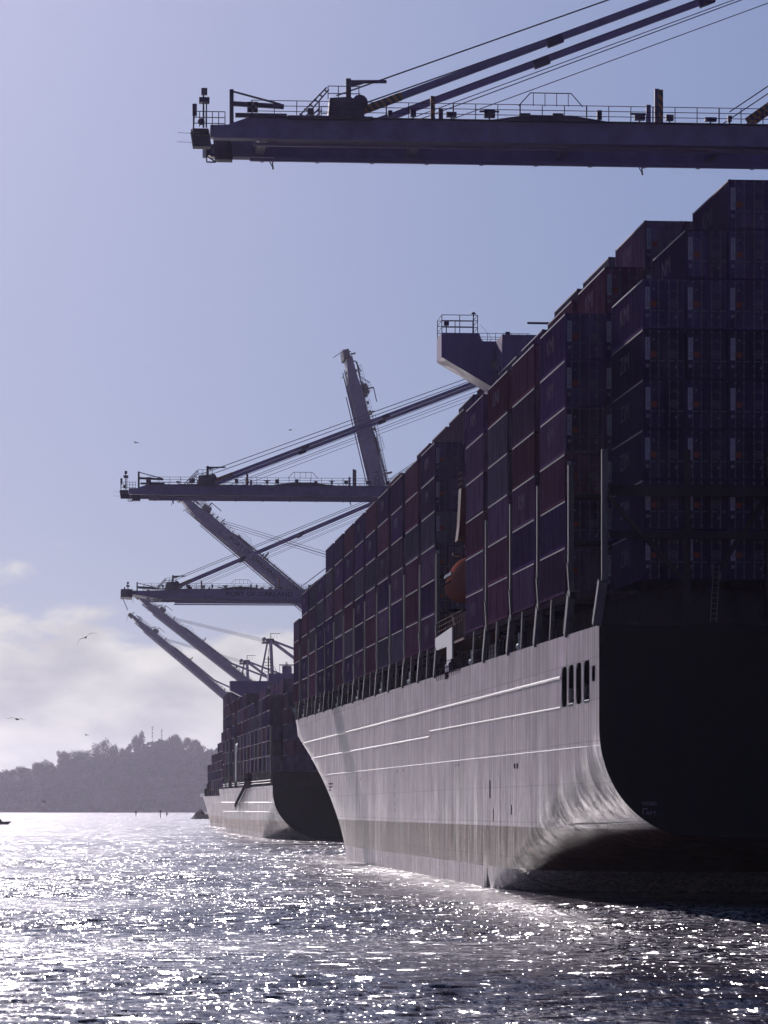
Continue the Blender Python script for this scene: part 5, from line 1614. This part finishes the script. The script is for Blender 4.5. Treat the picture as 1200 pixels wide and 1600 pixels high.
def trees():
    for i, (px, py, hw, hp, lab) in enumerate(TREES):
        rg = random.Random(100 + i)
        x = sky_x(px); y = 5990 + rg.uniform(-6, 6)
        ztop = sky_z(py); hgt = hp * KX; r = hw * KX * 1.4
        zb = min(hill_z(x, y), ztop - hgt * 0.8)
        root = thing('tree', lab, 'tree', (x, y, zb), 'trees along the far ridge')
        mb = MB()
        mb.tube((x, y, zb), (x + rg.uniform(-1, 1), y, zb + (ztop - zb) * 0.6), 0.6, 6, 0.3)
        for k in range(5):
            z = zb + (ztop - zb) * (0.35 + 0.1 * k)
            a = rg.uniform(0, 6.28)
            mb.tube((x, y, z), (x + math.cos(a) * r * 0.7, y + math.sin(a) * r * 0.7, z + hgt * 0.22), 0.22, 5, 0.08)
        mb.build('trunk', M['bark'], root)
        cz = ztop - hgt * 0.42
        tr = crown_faces(rg, (x, y, cz), r, hgt * 0.46, 1300, 2.1, 11)
        mx = max(max(p.z for p in t) for t in tr); dz = ztop - mx
        tr = [[p + Vector((0, 0, dz)) for p in t] for t in tr]
        me = tri_mesh('crown', [[p - Vector((x, y, zb)) for p in t] for t in tr], M['leaf'])
        part('crown', me, root)
    # the wood that clothes the slope
    rg = random.Random(3)
    tr = []
    for i in range(1500):
        x = rg.uniform(-420, 460) if i < 1150 else rg.uniform(-1500, 1400)
        y = rg.uniform(5785, 6010)
        z = hill_z(x, y)
        h = rg.uniform(8, 19) * (0.8 if y > 5930 else 1)
        if y > 5955: h *= 0.62
        tr += crown_faces(rg, (x, y, z + h * 0.45), h * rg.uniform(0.45, 0.8), h * 0.55, 70, 2.7, 4)
    o = bpy.data.objects.new('woodland', tri_mesh('woodland', tr, M['leaf'])); col.objects.link(o)
    tag(o, 'dense wood covering the far hillside', 'woodland', kind='stuff')
trees()

def masts():
    for (px, py, label, w) in ((239, 1134, 'taller lattice radio mast on the far ridge', 1.3), (253.5, 1139, 'shorter thicker radio mast among the ridge trees', 1.7)):
        x = sky_x(px); y = 5994; zt = sky_z(py); zb = hill_z(x, y) - 1
        root = thing('radio_mast', label, 'mast', (x, y, zb), 'radio masts on the far ridge')
        mb = MB()
        for dx, dy in ((-w / 2, -w / 2), (w / 2, -w / 2), (w / 2, w / 2), (-w / 2, w / 2)):
            mb.tube((x + dx, y + dy, zb), (x + dx * 0.5, y + dy * 0.5, zt), 0.14, 4)
        n = 8
        for i in range(n):
            z0 = zb + (zt - zb) * i / n; z1 = zb + (zt - zb) * (i + 1) / n
            s = -1 if i % 2 else 1
            mb.tube((x - s * w / 2, y - w / 2, z0), (x + s * w / 2, y - w / 2, z1), 0.1, 4)
            mb.tube((x - w / 2, y - w / 2, z1), (x + w / 2, y - w / 2, z1), 0.08, 4)
        mb.build('lattice', M['crane_dark'], root)
        mb = MB()
        for f, ww in ((0.98, 2.4), (0.86, 1.6), (0.66, 1.8), (0.5, 1.5)):
            z = zb + (zt - zb) * f
            mb.box(x - ww, x + ww, y - 0.3, y + 0.3, z - 0.2, z + 0.2)
            mb.tube((x + ww * 0.6, y - 0.6, z + 0.7), (x + ww * 0.6, y + 0.2, z + 0.7), 0.8, 8)
        mb.build('antenna', M['crane_dark'], root)
    x0, x1 = sky_x(222), sky_x(233)
    zb = sky_z(1165)
    root = thing('building', 'small flat white building on the far ridge', 'building', ((x0 + x1) / 2, 5978, zb))
    MB().box(x0, x1, 5976, 5986, zb - 2, zb + 2.4).build('wall', M['white'], root)
    MB().box(x0 - 0.8, x1 + 0.8, 5975, 5987, zb + 2.4, zb + 2.9).build('roof', M['dark_steel'], root)
masts()

def shore_things():
    # low rocky islet beside the far ship
    rg = random.Random(9)
    y0 = 2030.0; v = []; f = []
    n, m_ = 40, 14
    for j in range(m_):
        for i in range(n):
            x = 60 + 62 * i / (n - 1); y = y0 + 26 * j / (m_ - 1)
            e = (1 - abs(2 * j / (m_ - 1) - 1) ** 2) * smooth01(i / (n - 1) * 8.0) * (1 - smooth01((i / (n - 1) - 0.8) * 5) * 0.9)
            v.append((x, y, -0.6 + 6.2 * e * (0.8 + 0.4 * rg.random()) * (0.75 + 0.25 * math.sin(x * 0.5))))
    for j in range(m_ - 1):
        for i in range(n - 1): f.append((j * n + i, j * n + i + 1, (j + 1) * n + i + 1, (j + 1) * n + i))
    me = bpy.data.meshes.new('islet'); me.from_pydata(v, [], f); me.materials.append(M['soil'])
    o = bpy.data.objects.new('islet', me); col.objects.link(o); tag(o, kind='structure')
    for (px, y, h, lab) in ((212, 2600, 4.4, 'left thin channel marker post in the sunlit water'), (250, 2300, 5.0, 'right channel marker post in the sunlit water'), (260, 2900, 3.0, 'smallest channel marker post, far out near the shore')):
        x = (px - 129.5) * y / FPX
        root = thing('channel_marker', lab, 'marker', (x, y, 0), 'channel markers off the far shore')
        MB().tube((x, y, -1), (x, y, h), 0.3, 6).build('pile', M['black'], root)
        MB().box(x - 0.7, x + 0.7, y - 0.1, y + 0.1, h - 1.6, h - 0.2).build('dayboard', M['black'], root)
    x, y = -31.5, 1330
    root = thing('motor_boat', 'small dark motor boat at the left edge of the water', 'boat', (x, y, 0))
    mb = MB(); mb.quad_box([(x - 4.5, y - 1, -0.3), (x + 3.4, y - 1.2, -0.3), (x + 3.4, y + 1.2, -0.3), (x - 4.5, y + 1, -0.3), (x - 4.6, y - 1.3, 0.8), (x + 5.0, y - 0.5, 1.2), (x + 5.0, y + 0.5, 1.2), (x - 4.6, y + 1.3, 0.8)])
    mb.build('hull', M['black'], root)
    MB().quad_box([(x - 2.6, y - 0.9, 0.85), (x + 1.8, y - 0.9, 0.95), (x + 1.8, y + 0.9, 0.95), (x - 2.6, y + 0.9, 0.85), (x - 2.2, y - 0.7, 2.3), (x + 0.6, y - 0.7, 2.3), (x + 0.6, y + 0.7, 2.3), (x - 2.2, y + 0.7, 2.3)]).build('cabin', M['black'], root)
shore_things()

# ------------------------------------------------------------------ gulls
def gull(px, py, y, span, roll, lift, head, label, droop=(0.2, -0.1)):
    """one continuous mesh: spindle body with swept, jointed wings"""
    x = (px - 129.5) * y / FPX; z = (1264 - py) * y / FPX + CAM_H
    bm = bmesh.new()
    ns, nr = 9, 8
    prof = [(-0.30, 0.012, 0), (-0.24, 0.05, 0), (-0.14, 0.062, 0), (-0.02, 0.066, 0), (0.10, 0.060, 0), (0.18, 0.042, 0.008), (0.23, 0.040, 0.018), (0.275, 0.028, 0.016), (0.33, 0.006, 0.004)]
    rings = []
    for (t, r, dz) in prof:
        ring = []
        for k in range(nr):
            a = 2 * math.pi * k / nr
            w = 1.5 if t < -0.2 else 1.0
            ring.append(bm.verts.new((math.cos(a) * r * w, t, math.sin(a) * r / w + dz)))
        rings.append(ring)
    for a, b in zip(rings, rings[1:]):
        for k in range(nr): bm.faces.new((a[k], a[(k + 1) % nr], b[(k + 1) % nr], b[k]))
    bm.faces.new(rings[0]); bm.faces.new(rings[-1][::-1])
    for s in (-1, 1):
        h = span / 2
        st = [(0.04, 0.10, -0.08, 0.02), (0.30 * h, 0.13, -0.05, 0.02 + droop[0] * 0.45 * h), (0.55 * h, 0.10, -0.05, 0.02 + droop[0] * 0.6 * h), (0.80 * h, -0.02, -0.11, 0.02 + (droop[0] * 0.6 + droop[1] * 0.3) * h), (h, -0.17, -0.19, 0.02 + (droop[0] * 0.6 + droop[1] * 0.75) * h)]
        prev = None
        for (xx, le, te, zz) in st:
            cur = [bm.verts.new((s * xx, le, zz)), bm.verts.new((s * xx, (le + te) / 2, zz + 0.014)), bm.verts.new((s * xx, te, zz)), bm.verts.new((s * xx, (le + te) / 2, zz - 0.008))]
            if prev:
                for k in range(4): bm.faces.new((prev[k], prev[(k + 1) % 4], cur[(k + 1) % 4], cur[k]))
            prev = cur
        bm.faces.new(prev)
    bmesh.ops.recalc_face_normals(bm, faces=bm.faces)
    me = bpy.data.meshes.new('gull'); bm.to_mesh(me); bm.free()
    me.materials.append(M['bird'])
    o = bpy.data.objects.new('gull', me); col.objects.link(o)
    o.location = (x, y, z); o.rotation_euler = (R(lift), R(roll), R(head))
    tag(o, label, 'bird', 'gulls in flight')
gull(134, 997, 250, 1.6, -30, -12, 10, 'gull gliding with one wing raised in front of the cloud', (0.18, -0.5))
gull(27.5, 1124.5, 250, 1.4, 6, -8, -20, 'gull flying low left, wings nearly level', (0.12, -0.25))
gull(212, 693, 520, 1.3, 8, -10, 40, 'distant gull left of the upright boom', (0.25, -0.4))
gull(453, 671, 560, 1.3, 0, -8, 70, 'faint distant gull beside the upright boom', (0.15, -0.2))
gull(135, 1149, 600, 1.3, 12, -8, 50, 'tiny gull just above the far trees', (0.3, -0.3))
gull(68.5, 1252.5, 520, 1.2, 20, 0, 60, 'tiny gull low over the water before the hill', (0.2, -0.4))

# ------------------------------------------------------------------ air
def haze():
    mb = MB().box(-9100, 9100, -500, 7600, -4.2, 128)
    o = mb.build('haze', None)
    m = bpy.data.materials.new('haze_air'); m.use_nodes = True
    t = m.node_tree
    t.nodes.remove(t.nodes['Principled BSDF'])
    pv = N(t, 'ShaderNodeVolumePrincipled')
    pv.inputs['Color'].default_value = (0.80, 0.78, 1.0, 1)
    pv.inputs['Density'].default_value = 0.000016
    pv.inputs['Anisotropy'].default_value = 0.72
    t.links.new(pv.outputs[0], t.nodes['Material Output'].inputs['Volume'])
    o.data.materials.append(m)
    tag(o, 'pale violet sea haze filling the air', 'haze', kind='stuff')
haze()
